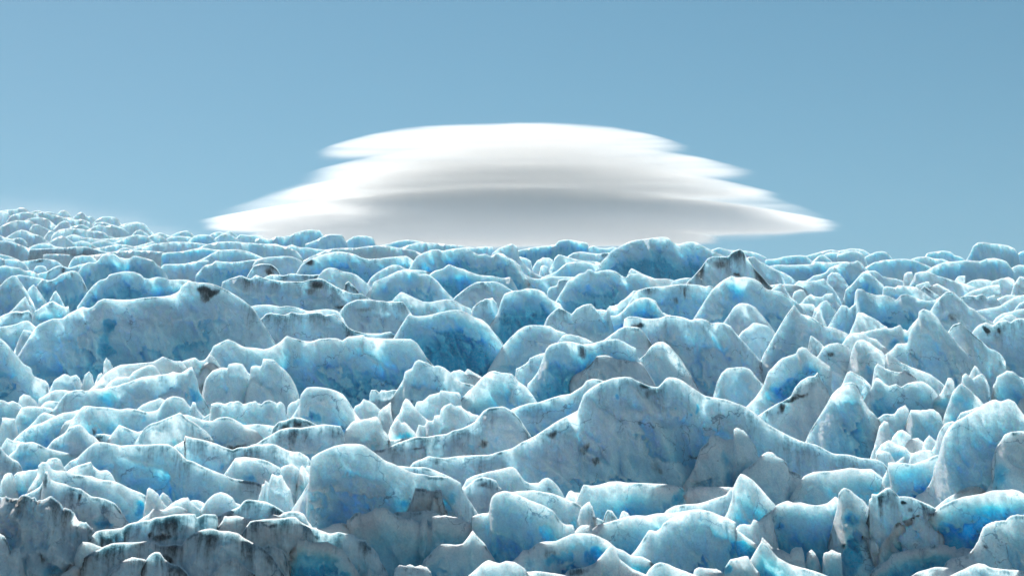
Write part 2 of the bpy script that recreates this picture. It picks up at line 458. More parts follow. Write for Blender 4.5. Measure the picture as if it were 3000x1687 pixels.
R|1330|g3 w2|C1|1380,235 1430,190 1500,160 1560,140 1610,120 1660,140
L|1380|b2 j2|C1|2050,320 2120,280 2140,240 2120,180 2180,165 2260,180 2330,160 2400,155 2450,180 2520,165 2576,162 2626,187 2661,155 2736,148 2786,175 2831,162 2866,200 2876,250 2906,330|pale blue ice wall with a ragged knobbly top, below the fluted slab
B|1360|g3|C2|310,330 320,210 350,170 410,150 430,128 460,145 500,200
M|1395|b3|C2|440,180 450,90 510,20 600,8 700,18 800,45 870,80 920,140 970,220 1020,300 1060,350|large rounded pale ice boulder with a deep blue patch at its lower left
D|1375|w1|C2|970,260 1000,200 1050,175 1085,132 1140,155 1200,190 1260,250 1300,300
S|1392|w2|C2|1220,360 1235,260 1290,210 1355,170 1362,260 1375,340 1400,420|white curved ice spike leaning right, leftmost of two spikes at centre
S|1385|w2|C2|1390,340 1440,280 1480,170 1510,125 1550,150 1590,210 1650,280 1740,350 1800,400|white pyramid-shaped ice spike at centre between a curved spike and a squarish slab
L|1340|w1|C2|1590,230 1620,160 1680,150 1750,90 1850,65 1855,45 1900,50 1980,60 2040,65 2060,90 2058,200 2080,260|pale squarish ice slab with a stepped left edge, right of the white spikes
B|1415|w1 b1 j2|C2|1600,500 1640,400 1700,395 1730,350 1780,350 1800,300 1850,300 1860,240 1900,200 1960,175 2010,210 2060,205 2120,250 2200,290 2260,310 2300,360|pale lumpy ice mass with stepped knobs on its left side, right of the spikes
L|1425|w1 b1|C2|880,510 900,450 970,360 1040,340 1140,325 1210,305 1250,350 1280,440 1330,500|pale flat-topped ice block with an open dark cleft on its left edge
D|1420|w2 b3|C2|1350,420 1390,360 1430,330 1460,370 1500,365 1550,410 1600,470
M|1455|g4 c6 b2|C2|-60,600 0,580 80,530 170,480 240,440 330,418 450,420 560,402 680,385 790,395 850,405 880,470 890,560|long low grey-blue ice mound with black dirt along its crest and a white left end
B|1435|c9 g2|C2|160,460 170,420 230,360 290,345 380,315 450,320 520,345 570,370 620,400
R|1432|b3|C1|1840,290 1900,295 1980,320 2060,345 2140,350 2200,320 2290,312 2350,330 2420,370 2500,420 2576,450 2640,520
H|1425|b2|C1|2400,400 2500,390 2576,385 2680,390 2760,405 2790,440
M|1440|g5 c3|C1|1450,430 1520,380 1590,360 1680,320 1760,290 1812,265 1860,310 1920,350 2000,400 2080,460 2130,520|grey tent-shaped ice peak at left with a sharp central point
R|1430|b4 c3|C1|1120,490 1160,440 1200,390 1250,410 1320,440 1390,460 1450,440 1490,400 1530,390
B|1426|g6 c9|C1|930,560 970,490 1050,485 1120,495 1130,540
M|1442|g6 b2 c3|C1|480,610 540,540 590,510 640,480 700,420 760,395 810,390 850,420 900,480 940,500 990,550|grey ice hump with a teal-blue lower face, far left
R|1450|b5 c4|C1|100,690 150,650 190,590 210,560 260,570 330,560 400,590 460,620 540,640 620,660 700,680 760,695 840,700|blue ice ridge with a dirty two-pointed crest, far left
S|1415||C1|20,600 50,550 70,520 110,540 150,560 200,555
R|1545|b5 g2 c4|C1|620,850 700,760 780,720 850,650 900,610 960,568 1040,565 1130,580 1220,600 1300,595 1400,590 1500,590 1600,580 1690,585 1760,620 1800,660 1850,710 1880,740 1950,760 2050,810 2150,850 2250,890 2350,930 2480,950 2576,965 2650,1000|broad blue-grey ice wall at lower left, its crest sloping down to the right
R|1500|g7 c5 b1|C1|1760,600 1820,570 1870,540 1860,500 1920,515 2000,530 2100,555 2180,580 2250,610 2340,640 2400,620 2480,610 2576,590 2636,590 2696,575 2776,590 2876,640 2946,660 3016,665 3096,710 3136,770|grey ice ridge with a wavering black dirt line along its crest, lower left
H|1530|g3 b1|C1|2260,880 2330,780 2370,725 2450,715 2576,725 2680,750 2760,790 2850,840
L|1560||C2|240,960 255,820 300,800 360,788 420,820 450,870 470,960
D|1563|b3|C2|430,900 445,830 468,803 495,830 540,900
D|1552||C2|490,850 510,805 550,805 570,850
B|1590|w1 b1 j2|D2|20,260 50,180 60,110 90,100 92,65 130,90 150,20 165,0 220,20 260,15 290,80 340,160|pale fluted ice block with small knobs on its left edge, left of the grey dome
M|1640|g5 b2|C2|535,960 550,780 560,720 620,680 700,640 800,600 900,582 1000,580 1080,595 1150,640 1220,690 1300,750 1400,790 1500,840 1600,880 1700,890 1760,905 1850,905 1940,920 2010,945 2060,975 2070,1020|large smooth grey ice dome, lower left of centre, with a steep left side
R|1600|g9 c3|C2|1350,810 1420,800 1560,815 1700,815 1780,840 1880,880 1960,915 2020,960
R|1427|g10 c9 d5|C2|1140,650 1220,590 1300,550 1400,540 1480,530 1550,525 1640,510|low black-crusted ice crest in front of the white blocks at centre
R|1445|g6 c5|C2|1150,650 1270,640 1350,610 1430,570 1550,530 1620,510 1720,510 1830,490 1920,480 1980,450 2060,430 2130,400 2200,360 2250,300 2290,250 2350,220 2420,210 2490,208 2550,235 2620,290 2700,400|lavender-grey ice ridge with a dirty domed right end, left of the greatest peak
R|1430|b8 c3|B3|-160,1100 -60,1060 0,1025 80,990 170,965 270,952 400,910 480,885 590,868 660,825 710,790 750,740 810,718 870,725 940,745 1000,800|blue-faced ice ridge climbing rightward behind the greatest peak's left shoulder
R|1500|g5 b2 c3|B3|-996,1560 -896,1520 -836,1495 -746,1510 -656,1510 -496,1490 -376,1485 -226,1480 -126,1450 0,1415 110,1349 220,1299 370,1199 480,1129 600,1069 660,1035 690,960 720,880 760,840 830,790 920,745 1020,710 1120,697 1200,705 1270,740 1340,775 1400,795 1470,798 1510,760 1550,715 1590,702 1650,710 1720,740 1800,795 1880,850 1950,890 2050,910 2150,925 2250,960 2350,1000 2440,1059 2520,1129 2576,1174 2676,1229 2826,1309 2956,1359 3056,1379 3136,1419 3236,1469 3376,1479 3526,1514 3676,1529 3736,1559 3766,1599|the greatest ice ridge, grey twin-humped peak at centre with a black-stained saddle
R|1530|g3 b2 j2|C3|1830,760 1900,560 1980,490 1990,450 2010,425 2060,430 2120,460 2160,475 2225,465 2235,370 2260,355 2340,390 2400,470 2450,540 2470,620 2500,700 2576,780
R|1545|b1 g2|C4|-250,780 -160,720 -100,660 -40,610 0,590 50,600 90,640 150,670 190,710 210,775 290,805 350,840 450,900 560,960
R|1560|b2|C4|360,840 400,820 460,795 560,790 660,780 760,765 830,752 930,765 1040,765 1080,795 1150,850 1220,910 1280,980 1340,1030|pale blue ice ridge with a flat smooth top, right of the greatest peak's foot
L|1575|b6 c2|C4|1160,850 1200,770 1210,700 1300,700 1400,710 1470,715 1540,690 1620,660 1700,625 1760,640|square-cornered blue ice block, lower right, with a flat dirty rim
R|1590|b4|C4|1500,1030 1560,1000 1620,930 1650,860 1680,740 1720,620 1740,530 1770,430 1820,350 1880,290 1960,250 2060,190 2120,150 2180,110 2250,75 2290,68 2340,85 2420,65 2480,90 2530,160 2576,220 2660,300|tall smooth pale blue ice wall at the right edge with a steep curved left side
M|1615|g2|C4|2270,860 2285,700 2290,560 2340,490 2380,420 2450,393 2540,383 2640,390|pale grey rounded ice block cut by the right edge, fine cracks across it
R|1605|b7|C4|1850,1030 1950,970 2020,930 2100,860 2180,770 2250,700 2300,640 2340,680 2360,780 2400,900 2440,1000|vivid blue ice fin rising to the grey rounded block at the right edge
R|1612|g2|D4|1640,380 1690,335 1780,260 1880,200 1960,150 2040,125 2130,130 2200,180 2250,220
R|1680|b9|D4|1010,1040 1060,960 1090,880 1110,780 1160,680 1230,600 1260,530 1310,480 1410,455 1500,415 1600,390 1670,385 1730,330 1850,270 1980,230 2150,200 2250,170 2360,165 2460,155 2530,175 2620,220|great wave-shaped ice ridge with a vivid blue face in the lower right corner
M|1710|b2 j1.5|D4|1730,1000 1800,880 1850,848 1930,840 2010,810 2070,750 2110,680 2145,590 2160,545 2200,510 2290,475 2390,468 2430,430 2500,412 2600,415 2700,430|pale blue rounded ice mass at the right edge in front of the blue wave
R|1695|b5 j2|D4|1060,960 1100,920 1200,880 1250,810 1310,790 1420,760 1500,755 1620,720 1700,715 1780,710 1830,740 1880,730 1900,760 1960,740 2010,750 2060,760|ragged-topped blue ice ledge inside the curve of the blue wave ridge
R|1725|b1|D4|1400,1060 1500,990 1600,960 1680,935 1780,940 1860,960
R|1740|g5 c4|D4|1760,1060 1820,1030 1900,990 1990,950 2060,915 2120,900 2180,910 2240,940 2350,955 2450,965 2576,975 2700,1000
B|1650|b6|D4|-120,500 -80,460 0,390 50,365 90,310 150,285 200,270 250,290 340,290 420,310 500,315 600,295 640,260 680,230 710,250 760,300 800,380 850,430|broad blue ice block, lower right, with a notched crest ending in a small point
S|1660|b2 t1.3|D4|700,320 712,200 735,160 770,143 820,160 870,200 920,240 980,290 1030,360 1080,440 1140,520|rounded finger of pale ice beside the broad blue block, lower right
B|1665|g3 c7|D4|960,560 1010,400 1020,260 1040,240 1045,200 1100,205 1140,175 1190,143 1230,145 1270,180 1320,225 1380,225 1450,235 1530,270 1620,310 1690,350 1740,420|pale ice block with a black dirt-capped knob on top, lower right
D|1690|w2 j1.5|D4|-60,640 0,690 50,750 150,770 220,810 240,760 280,738 340,740 360,800 375,920
D|1685|b3 j2|D4|370,920 390,800 440,760 500,840 530,940
D|1688|b3 j2|D4|540,1000 560,800 640,770 700,790 735,800 730,900 740,1030
R|1720|b6|D4|-60,680 0,730 100,840 220,905 330,940 450,970 560,1010 640,1050
M|1690|b3 g1|D3|1160,860 1240,770 1290,700 1340,620 1380,565 1450,575 1500,540 1520,500 1600,450 1700,410 1810,360 1920,362 2000,380 2100,420 2180,450 2250,490 2240,550 2300,590 2380,650 2450,700 2530,760 2600,800|large fan-shaped pale ice mass with a bright blue hollow at its lower right
R|1660|b5|D3|730,640 770,600 820,550 880,510 950,490 1050,460 1150,430 1260,415 1350,420 1440,400 1550,395 1640,390 1740,375 1840,362|smooth blue ice ridge with a thin bright crest, left of the fan-shaped ice mass
M|1670|b4|D2|2150,660 2160,560 2165,440 2200,420 2280,395 2340,390 2355,300 2370,240 2420,190 2500,172 2576,185 2640,210 2700,240 2800,280 2900,320 2990,370 3030,430 3080,490 3120,510 3190,515 3210,590 3220,650|thick pale blue ice block shaped like a rearing head, bottom centre
R|1625|b2|D3|-100,230 -40,190 60,175 130,170 220,165 300,180 400,195 470,220 560,260 640,290 700,330 760,390 820,440
R|1590|b1|D3|-520,160 -486,117 -456,57 -376,17 -246,-18 -126,-43 0,-72 40,-50 80,10 130,70 180,92 270,90 310,55 360,40 410,70 460,120 500,180 530,240|pale ice ridge under the greatest peak, pointed mid-crest, with a grey right lump
B|1605|g8 c2|D2|1900,480 1950,280 2000,230 2060,170 2130,120 2200,60 2280,32 2360,45 2420,75 2450,130 2490,170 2520,240|dark grey mottled ice mound behind the rearing-head block
D|1655|g6 c3 j2|D2|1740,460 1770,300 1790,235 1830,240 1850,290 1880,350 1920,360
L|1650|g6 c5 j2|D2|1500,400 1540,330 1580,230 1600,150 1680,150 1740,170 1860,165 1875,220 1890,300
L|1570|b3 g2|D3|600,330 640,280 680,200 720,112 800,120 880,110 980,78 1060,75 1180,90 1300,92 1450,98 1560,105 1660,120 1720,140 1740,180|long flat-topped ice slab lying along the foot of the greatest peak
R|1572|b2|D3|1640,330 1680,300 1720,230 1780,150 1850,130 1960,125 2080,130 2200,135 2300,160
R|1600|g4 c3|D3|1550,370 1640,320 1760,305 1860,300 1950,280 2060,240 2150,210 2200,150 2260,120 2330,160
S|1640|b3 w1|D3|2120,470 2170,380 2210,260 2230,130 2260,60 2300,0 2340,10 2420,60 2480,120 2540,190 2600,260 2660,330|tall pale ice peak with a hooked tip, right of the long flat-topped slab
D|1640|g4 c4|D3|690,350 740,300 780,282 810,330 830,400
D|1645|g4 c9|D3|920,470 940,400 965,360 1010,380 1060,450
D|1648|w1|D3|1080,450 1100,390 1130,370 1170,400 1190,430
B|1655|w1|D3|630,580 680,530 750,515 810,530 840,560
D|1643|g3 c4|D3|780,480 800,430 850,440 900,460 930,490
D|1560|g4|D3|540,240 570,180 600,170 640,190 680,190
M|1715|g5 b5|D3|-40,920 60,830 110,770 170,765 250,700 330,680 440,675 520,640 600,605 700,598 800,600 880,630 960,670 1020,720 1060,750 1120,770 1200,820 1300,830 1370,860 1430,910|rounded ice arch at the bottom edge, vivid blue hollow on its right
M|1730|w1 g2|D3|560,970 640,950 720,940 830,900 900,820 950,760 1000,715 1040,760 1080,850 1140,900 1220,960 1300,990 1400,1040
R|1735||D3|1380,960 1440,905 1500,888 1570,905 1650,945 1750,980 1850,1020
B|1738||D3|1820,1020 1840,960 1880,938 1950,950 2060,960 2130,1000
B|1736|b1|D3|2120,1050 2150,930 2200,860 2280,840 2375,830 2400,880 2440,940 2490,1000
D|1668|g3 c3|D3|2240,560 2290,510 2340,505 2400,520 2430,460 2480,480 2540,440 2600,400
R|1740|g1|D3|-60,1030 0,1000 60,980 150,985 240,975 350,990 500,1010 560,1030
R|1680|b3 c2 j2|D2|770,600 830,520 910,510 915,470 950,450 990,400 1030,390 1100,400 1120,395 1160,380 1200,345 1240,345 1270,338 1310,350 1380,400 1440,440 1550,455 1620,480 1650,510 1680,445 1715,445 1725,510 1765,530 1775,440 1800,425 1900,420 2000,440 2100,470 2180,500 2260,560|wide fluted ice fan at the bottom, left of the rearing-head block, with ragged crest
R|1665|g3|D2|1390,390 1480,380 1600,385 1700,370 1790,372 1850,410 1950,420
R|1705|b3 g1|D2|1670,920 1690,860 1740,820 1790,760 1850,712 1930,705 2010,712 2080,700 2130,640 2180,570 2220,620 2300,700
D|1735|c5|D2|1380,1080 1400,950 1440,915 1510,930 1550,910 1600,935 1650,920 1720,940 1760,990
R|1733|w1 b1|D2|2100,1060 2200,970 2290,890 2340,865 2400,885 2450,900 2520,875 2600,885 2700,950
R|1700|g6 c7 b1|D2|-60,480 0,470 100,455 200,450 290,445 350,430 400,435 450,480 520,520 600,550 680,580 750,600 830,585 900,600 980,610 1020,650 1100,670 1120,710 1180,750 1230,810 1250,870|dirty grey ice ridge at lower left curving down to the right over blue ice
R|1672|g1|D2|590,540 650,550 720,535 790,500 870,492 940,520
R|1715|b5 j2|D2|230,740 330,790 380,740 415,700 425,657 500,672 600,690 720,690 800,720 900,800 1000,950|blue ice face with a ragged pale lip, bottom edge left of centre
D|1718|g5 c7|D2|60,800 100,715 130,708 190,730 270,760 300,820
R|1722|g7 c8|D1|830,860 920,790 1000,760 1050,730 1120,700 1220,690 1340,690 1440,680 1530,675 1600,710 1700,715 1760,700 1830,710 1870,650 1960,590 2050,560 2130,550 2200,570 2300,575 2400,600 2450,640 2540,690 2640,740 2740,820 2800,920|long dirty grey crinkled ice ridge with round blue melt holes, bottom left
R|1705|g6 c9 b1|D1|860,720 920,630 970,580 1050,560 1150,555 1230,540 1300,500 1400,475 1500,465 1560,440 1640,430 1740,410 1830,405 1900,400 1960,405 1980,440 2050,405 2170,410 2190,440 2195,520|grey ice ridge striped with black dirt lines and a turquoise window, bottom left
R|1690|w1 g1|D1|1390,480 1440,440 1500,400 1540,355 1600,360 1660,360 1720,335 1790,325 1850,345 1900,380 1950,410
S|1670|w2|D1|1440,460 1455,300 1478,240 1482,160 1500,145 1540,165 1590,200 1620,260 1680,330|white upright ice horn beside a deep blue cleft, lower left
B|1675|w2|D1|1660,360 1740,290 1820,250 1890,240 1920,280 1970,330 2020,370
S|1640|g1|D1|1590,250 1640,190 1690,220 1740,290
H|1642|g1|D1|1900,290 1930,270 1990,265 2060,300
M|1680|g4 w1|D1|1980,420 2040,330 2090,260 2150,210 2220,185 2280,200 2340,240 2370,290 2420,310
R|1690|g6 c6|D1|2150,450 2280,380 2400,335 2450,275 2490,258 2576,266 2680,280 2760,320 2860,385
B|1695|g8 c4|D2|110,460 170,410 230,420 280,390 360,375 440,385 490,410 520,470 560,520
R|1702|g4 c4|D1|2180,560 2240,470 2260,425 2300,430 2380,420 2440,435 2520,460 2600,480
R|1640|b4 g2|C1|370,900 380,840 385,800 430,762 480,775 520,830 560,850 620,850 690,870 760,890 840,900 920,905 980,930 1050,945 1120,950 1180,968 1250,1000 1330,1040 1420,1073 1475,1110 1490,1160|blue-grey ice ridge, lower left, starting at a knobbed tip and falling right
R|1600|g4|C1|660,870 740,815 830,785 915,760 935,800 1000,850 1080,848 1120,880 1160,950
B|1620|b6|C1|130,1000 140,900 190,862 260,855 350,842 400,835 440,900|bright blue box-shaped ice block near the left edge, lower part
B|1630|b1|C1|0,1020 10,970 40,900 80,875 120,880 145,930 160,1000
H|1560|g1|C1|440,800 490,735 560,722 605,738 640,810
R|1580|g8 c4|C1|-60,600 0,610 50,670 110,720 180,760 210,800 230,870
R|1670|g7 c4|D1|200,230 300,190 400,130 440,60 455,-20 480,-20 510,50 570,85 650,100 730,135 810,150 870,190 920,225 1000,238 1080,258 1160,300 1250,420|grey fluted ice wall at lower left with vertical dark grooves over blue hollows
M|1700|g5 c6 j2.5 r1.8|D1|-60,230 0,240 60,230 120,250 180,250 230,220 270,215 310,240 350,240 370,280 420,270 480,240 510,228 550,250 600,300 640,350 700,360 740,390 770,450 800,480 860,490 900,520 940,560|rugged crumpled grey ice mass filling the bottom left corner
R|1718|g4|D1|580,1050 680,940 740,870 780,750 830,685 900,690 980,720 1030,740
R|1728|g7 c6|D1|1030,980 1100,860 1150,800 1220,760 1300,720 1380,700 1450,700 1470,760 1520,800
S|1738|g9 c9|D1|1400,980 1450,900 1500,820 1560,785 1610,790 1660,860 1720,900 1800,920 1880,990 1920,1050|dark-stained pointed ice peak at the bottom edge, left
R|1735|g6 c5 j2|D1|1060,1080 1120,1000 1200,920 1260,870 1340,840 1400,850 1450,860 1500,900 1600,960
R|1730|g3|D1|570,1060 640,1000 700,960 740,930 850,940 960,960 1100,935 1140,960
B|1736|g8 t1.2|D1|-60,610 0,605 45,625 80,690 105,770 150,750 195,742 205,780 215,860|smooth greenish-grey ice lump in the bottom left corner
R|1735|g5 c5|D1|2130,1030 2200,930 2250,880 2330,840 2370,840 2430,900 2500,960 2576,1020
R|735|b4|A3|40,310 60,290 120,275 220,255 330,245 440,225 470,190 540,178 620,185 700,200 760,215 770,260 780,310|blue ice block on the skyline right of centre with a flat raised end
H|728||A3|740,280 760,260 820,240 880,262 960,265 1010,252 1060,265
M|850|b6|A3|860,460 900,400 950,350 1000,290 1060,260 1120,230 1180,200 1260,180 1360,170 1440,160 1520,150 1580,165 1620,200 1680,225 1740,205 1820,200 1880,220 1940,250 2000,280 2060,310 2140,350|great smooth blue ice dome breaking the skyline right of centre
R|780|g3 c5|A3|550,360 570,340 620,310 700,300 780,310 860,320 930,312 980,310
R|795||A3|400,440 430,365 470,328 520,340 600,365 680,385 760,395 850,400 900,420
B|790|w1|A3|210,460 250,395 310,362 370,362 410,385 405,470
B|798|w1|A3|275,510 290,450 320,438 360,450 380,510
R|830|b1|A3|300,560 400,520 470,480 540,420 620,405 740,405 830,425 900,420 960,440
D|770|w1|A3|40,345 140,365 190,395 205,460
B|805|w1|A3|-80,420 0,375 50,410 85,440 75,510
R|850|g4 c3|A3|-60,560 0,530 60,513 130,530 200,565 290,572 400,548 520,548 640,560
R|870|c7 g1|A3|350,760 355,700 380,660 450,640 470,590 500,575 580,575 640,590
M|925|b4 c1|A3|500,700 560,600 620,560 680,520 730,510 760,478 800,480 840,505 900,490 970,482 1050,500 1100,540 1150,560 1180,530 1240,520 1300,530 1370,560 1430,590 1490,645 1560,700|wide blue-grey ice mound with a turquoise pocket, below the great skyline dome
R|890||A3|1155,550 1180,490 1205,468 1250,490 1310,520 1370,545 1440,570 1540,570 1620,585 1700,640
R|895|g2|A3|1570,670 1620,595 1700,570 1780,562 1850,580 1920,595 1990,600 2080,620
M|900|g2 c9|A3|1760,610 1800,570 1850,520 1910,450 1970,370 2030,345 2100,350 2180,345 2220,300 2290,275 2320,290 2350,340 2400,410 2450,480 2520,560 2576,620 2660,700|pale ice peak speckled with black dirt, right of the great skyline dome
R|850|c3 g2|A3|2340,380 2380,355 2440,350 2500,400 2576,440 2680,500
H|720|w1|A3|1960,300 2000,285 2080,260 2200,285 2340,290 2450,310 2560,360
R|980|b3 c5|A3|1170,830 1230,720 1260,690 1360,660 1480,650 1590,640 1700,625 1830,630 1890,635 1950,650 1990,640 2060,680 2140,740 2220,800 2300,860|broad ice ridge right of centre with a grey fan of dirt below its flat crest
R|960|j2|A3|940,920 980,850 1050,840 1100,800 1150,770 1200,710 1250,690
M|1062|b4 g1|A3|2000,700 2080,620 2140,580 2210,543 2270,560 2350,555 2430,570 2500,610 2540,660 2576,680 2700,700 2800,760 2860,800 2950,900 3020,990 3100,1060|large pale ice shoulder, bright blue at its left, sloping down toward the right
R|1010|b7|A3|620,1170 660,1130 730,1070 780,1010 830,965 880,945 980,945 1050,940 1110,900 1170,840 1230,790 1290,765 1370,762 1450,795 1465,830|vivid blue ice ridge stepping up rightward to a dirt-tipped nose, right of centre
B|1005|g6 j2|A3|1290,1000 1340,930 1420,895 1500,915 1600,945
R|1150|g5 c3 b2|B3|1120,200 1130,120 1180,92 1260,95 1320,110 1400,115 1480,110 1540,90 1600,82 1680,92 1740,105 1800,130 1850,115 1900,112 1960,130 2000,160 2080,152 2150,165 2200,190 2240,250 2290,300 2400,420 2520,560|massive grey ice hill behind the greatest peak with a snowy sunlit ledge at upper left
R|1160|w1 c5|B3|880,370 1000,275 1080,215 1160,192 1260,200 1320,240 1380,330
M|1175|g5 b1|B3|1200,600 1280,520 1340,470 1400,390 1460,350 1520,345 1580,380 1640,450 1700,520 1760,620|pale grey ice knoll with a round blue pit, directly above the black-stained saddle
M|1100|g6|A3|2080,1080 2130,1010 2180,940 2230,860 2290,820 2370,820 2450,860 2520,940 2600,1040
M|1115|g5|B3|2200,380 2270,300 2320,240 2380,200 2430,155 2500,165 2576,190 2660,280
B|1200|g2|B3|2060,760 2110,660 2160,615 2250,605 2340,600 2400,625 2450,690 2520,770 2600,850
B|1020|c5 w1|A3|290,1090 320,1040 350,970 400,910 470,862 530,885 600,925 650,870 720,835 800,825 850,880 900,880 950,890 965,860
R|1190|b5 c3|B3|140,900 160,770 200,730 260,650 300,540 340,430 380,380 450,355 540,340 620,350 700,370 780,368 870,345 950,325 1060,320 1130,350 1200,390 1245,410 1260,480|pale blue ice wall at centre with a black dirt streak falling from its crest
B|1180|b1|B3|30,700 40,620 100,590 165,545 180,510 250,485 325,458
S|1150|c4|B3|440,390 500,300 540,270 600,275 680,290 760,320 810,350
R|1200|g6|B3|540,880 560,770 620,690 700,640 780,580 860,490 950,480 1060,520 1200,540 1300,560
M|1290|b3 w1|B4|-290,1060 -230,1010 -130,910 -50,790 0,650 60,590 130,520 200,490 280,465 300,420 340,400 390,415 430,460 490,500 560,550 630,600 625,680 620,760 640,850 670,960 700,1050|tall hooked ice serac with a curled tip over a vivid blue hollow
R|1310|g3 c6 w1|B4|-100,1090 60,985 150,940 230,890 270,810 330,740 410,695 465,690 500,652 530,720 600,830 650,960 700,1100 800,1300 830,1450|grey-white ice buttress with black-stained left rim, front of the hooked serac
M|1335|b3|B4|600,960 640,880 700,820 780,760 850,752 900,790 930,860 970,950 1030,1040 1060,1060 1110,1120 1160,1210 1200,1300 1230,1400|pale blue cone of ice with a dimpled white top, right of the hooked serac
R|1270|b1|B4|740,790 795,660 830,642 890,670 960,710 1030,780 1060,850 1060,950 1120,980 1120,1050
R|1200|g8 c4|B4|400,420 430,285 500,330 580,410 650,510 730,590 790,690|grey diagonal ice rib sloping down right beside the hooked serac
R|1150|b3|B4|260,-20 330,60 430,95 500,140 570,195 650,200 730,230 800,265 890,322 900,400
R|1230|g3|B4|560,400 620,370 700,355 790,395 870,470 930,560 980,660 1040,780
B|1240|g2 c2|B4|850,420 870,370 900,330 950,322 1010,350 1080,400 1150,440 1185,500 1190,590
R|1180|w1 c2|B4|800,290 850,262 900,255 960,258 1010,300 1090,320 1140,370 1200,420
R|1170|w1 b2 j2|B4|900,280 940,255 1010,240 1100,220 1150,205 1230,215 1290,195 1330,182 1360,220 1400,240 1430,200 1480,140 1520,110
S|1140|g2|B4|800,310 870,150 890,80 910,50 970,65 1030,95 1100,130 1160,180 1200,200
R|1050|b6 j1.5|A4|740,840 790,850 820,870 870,830 890,800 875,720 900,675 950,680 1000,710 1080,735 1160,735 1230,755 1290,790 1330,745 1390,730 1450,745 1530,780 1600,795 1660,800 1740,750|broad vivid blue ice wall, upper right, with a knobbed white left corner
S|1210|b2|B4|1150,500 1200,460 1250,420 1300,365 1400,360 1425,250 1470,160 1510,105 1520,45 1560,18 1620,35 1680,80 1730,140 1770,205 1840,280 1900,360 1960,420 2030,520|tall pale ice tower with a blunt pointed top, right side
M|1100|b2 g1 c3|A4|1600,950 1680,820 1740,750 1790,705 1850,700 1900,740 1960,790 2020,850 2080,880 2150,940 2220,990 2260,1010|pale pyramid-shaped ice peak with grey streaks, upper right beside the vivid blue wall
R|1195|g3 c3|B4|1770,320 1810,250 1860,180 1900,165 1930,155 1970,190 2030,240 2100,300 2160,350 2220,410 2280,430 2340,470 2390,540 2400,640|grey ice slope descending rightward from a double-tipped top, behind the right-hand towers
R|1150|b2 g2 c6|B4|2080,220 2120,180 2200,150 2260,180 2320,145 2390,128 2440,150 2490,115 2540,108 2600,112 2700,120|blue-grey ice wall at the right edge blotched with dark dirt under a white rim
R|1250|g2|B4|1190,640 1200,450 1250,480 1330,550 1420,590 1520,630 1630,670 1700,720 1770,780
B|1260|b2|B4|1045,800 1070,620 1100,565 1140,590 1200,620 1260,640 1320,655 1380,640 1440,670 1490,720
R|1275|b4|B4|1045,800 1080,715 1110,710 1170,760 1220,790 1290,770 1340,800 1400,765 1480,745 1560,745 1620,780 1680,840 1710,890
S|1280|w2|B4|1680,930 1740,860 1790,760 1810,715 1850,715 1870,750 1880,820
S|1300|b4|B4|1780,1070 1830,930 1850,870 1900,800 1940,770 2000,800 2060,860 2120,920 2170,970
B|1285|b1|B4|1940,800 1955,690 1990,665 2030,700 2060,720 2100,690 2150,670 2190,710 2230,800 2240,930
S|1290|b1|B4|2240,950 2260,800 2280,760 2320,810 2360,880 2400,930
S|1265||B4|2010,720 2060,620 2080,585 2110,610 2140,660
B|1288|b5|B4|2280,800 2305,695 2350,672 2410,640 2470,650 2530,700 2600,725 2700,740
B|1300|w1|C4|2490,160 2540,70 2576,50 2640,40
B|1340|b1|C4|1080,280 1170,215 1270,215 1310,160 1380,125 1410,160 1430,230 1450,300
B|1345|b3|C4|1410,240 1440,170 1540,175 1660,165 1720,205 1750,260 1770,330
D|1375|w2|C4|1120,340 1170,285 1210,300 1225,400
B|1400|w3|C4|1250,450 1300,390 1350,370 1400,400 1440,440 1460,530
D|1405|w2|C4|1390,510 1450,460 1510,455 1570,500 1590,580
S|1420|w2|C4|1545,590 1570,490 1620,425 1660,460 1740,530 1780,600
R|1416|w1 b2|C4|1140,520 1220,475 1300,520 1390,550 1430,600 1480,610
B|1440|w2 c3|C4|1415,710 1440,620 1500,595 1570,575 1640,580 1680,640
D|1430|g1|C4|1025,680 1050,590 1065,555 1080,600 1090,660
B|1435|g2 c2|C4|1080,680 1110,590 1140,575 1220,600 1250,640 1280,700
D|1450|w2|C4|1290,700 1340,660 1375,640 1380,690
R|1320|g7 c4|C4|1870,330 1940,200 2040,170 2120,145 2150,190
R|1430|b1|C4|1680,530 1710,420 1750,350 1800,300 1860,285 1900,310
H|725|w1|A4|360,350 440,325 500,310 570,290 640,280 700,290 780,280 830,268 900,270 960,280 1010,310 1050,340
H|734||A4|550,340 590,315 640,305 700,310 760,340 800,380
H|735||A4|700,330 780,300 850,290 920,300 960,330 990,400 1000,430
H|728|b1|A4|980,350 1080,305 1150,295 1200,310 1250,370
H|738|b1|A4|-20,380 90,370 160,350 250,340 330,335 390,345 430,380 460,410
H|740|w1|A4|440,410 500,350 550,330 590,350 640,390
H|728.5|b1|A4|1400,390 1500,360 1580,350 1600,315 1680,300 1760,292 1830,300 1880,335 1930,350 1990,385
B|736|b1|A4|1980,410 2040,300 2060,250 2110,210 2180,205 2260,220 2340,225 2420,240 2480,270 2520,330 2540,430|big rounded pale ice block standing on the skyline near the right edge
H|732|b1|A4|2490,350 2540,300 2600,290 2700,300
H|742|w1|A4|1380,400 1500,355 1600,350 1680,370 1760,375 1820,400
M|765|b1|A4|960,470 1060,410 1160,385 1280,375 1400,375 1480,390 1560,420 1640,455 1700,520
M|790|b1|A4|1570,510 1680,440 1760,410 1900,395 2020,385 2140,395 2200,370 2280,365 2350,380 2400,400 2440,450 2480,500|long smooth pale blue ice swell under the skyline block near the right edge
H|785||A4|2440,470 2520,432 2600,440 2700,450
R|800|b2 g1|A4|0,450 100,430 200,435 320,430 440,425 470,400 560,405 680,405 800,400 850,430
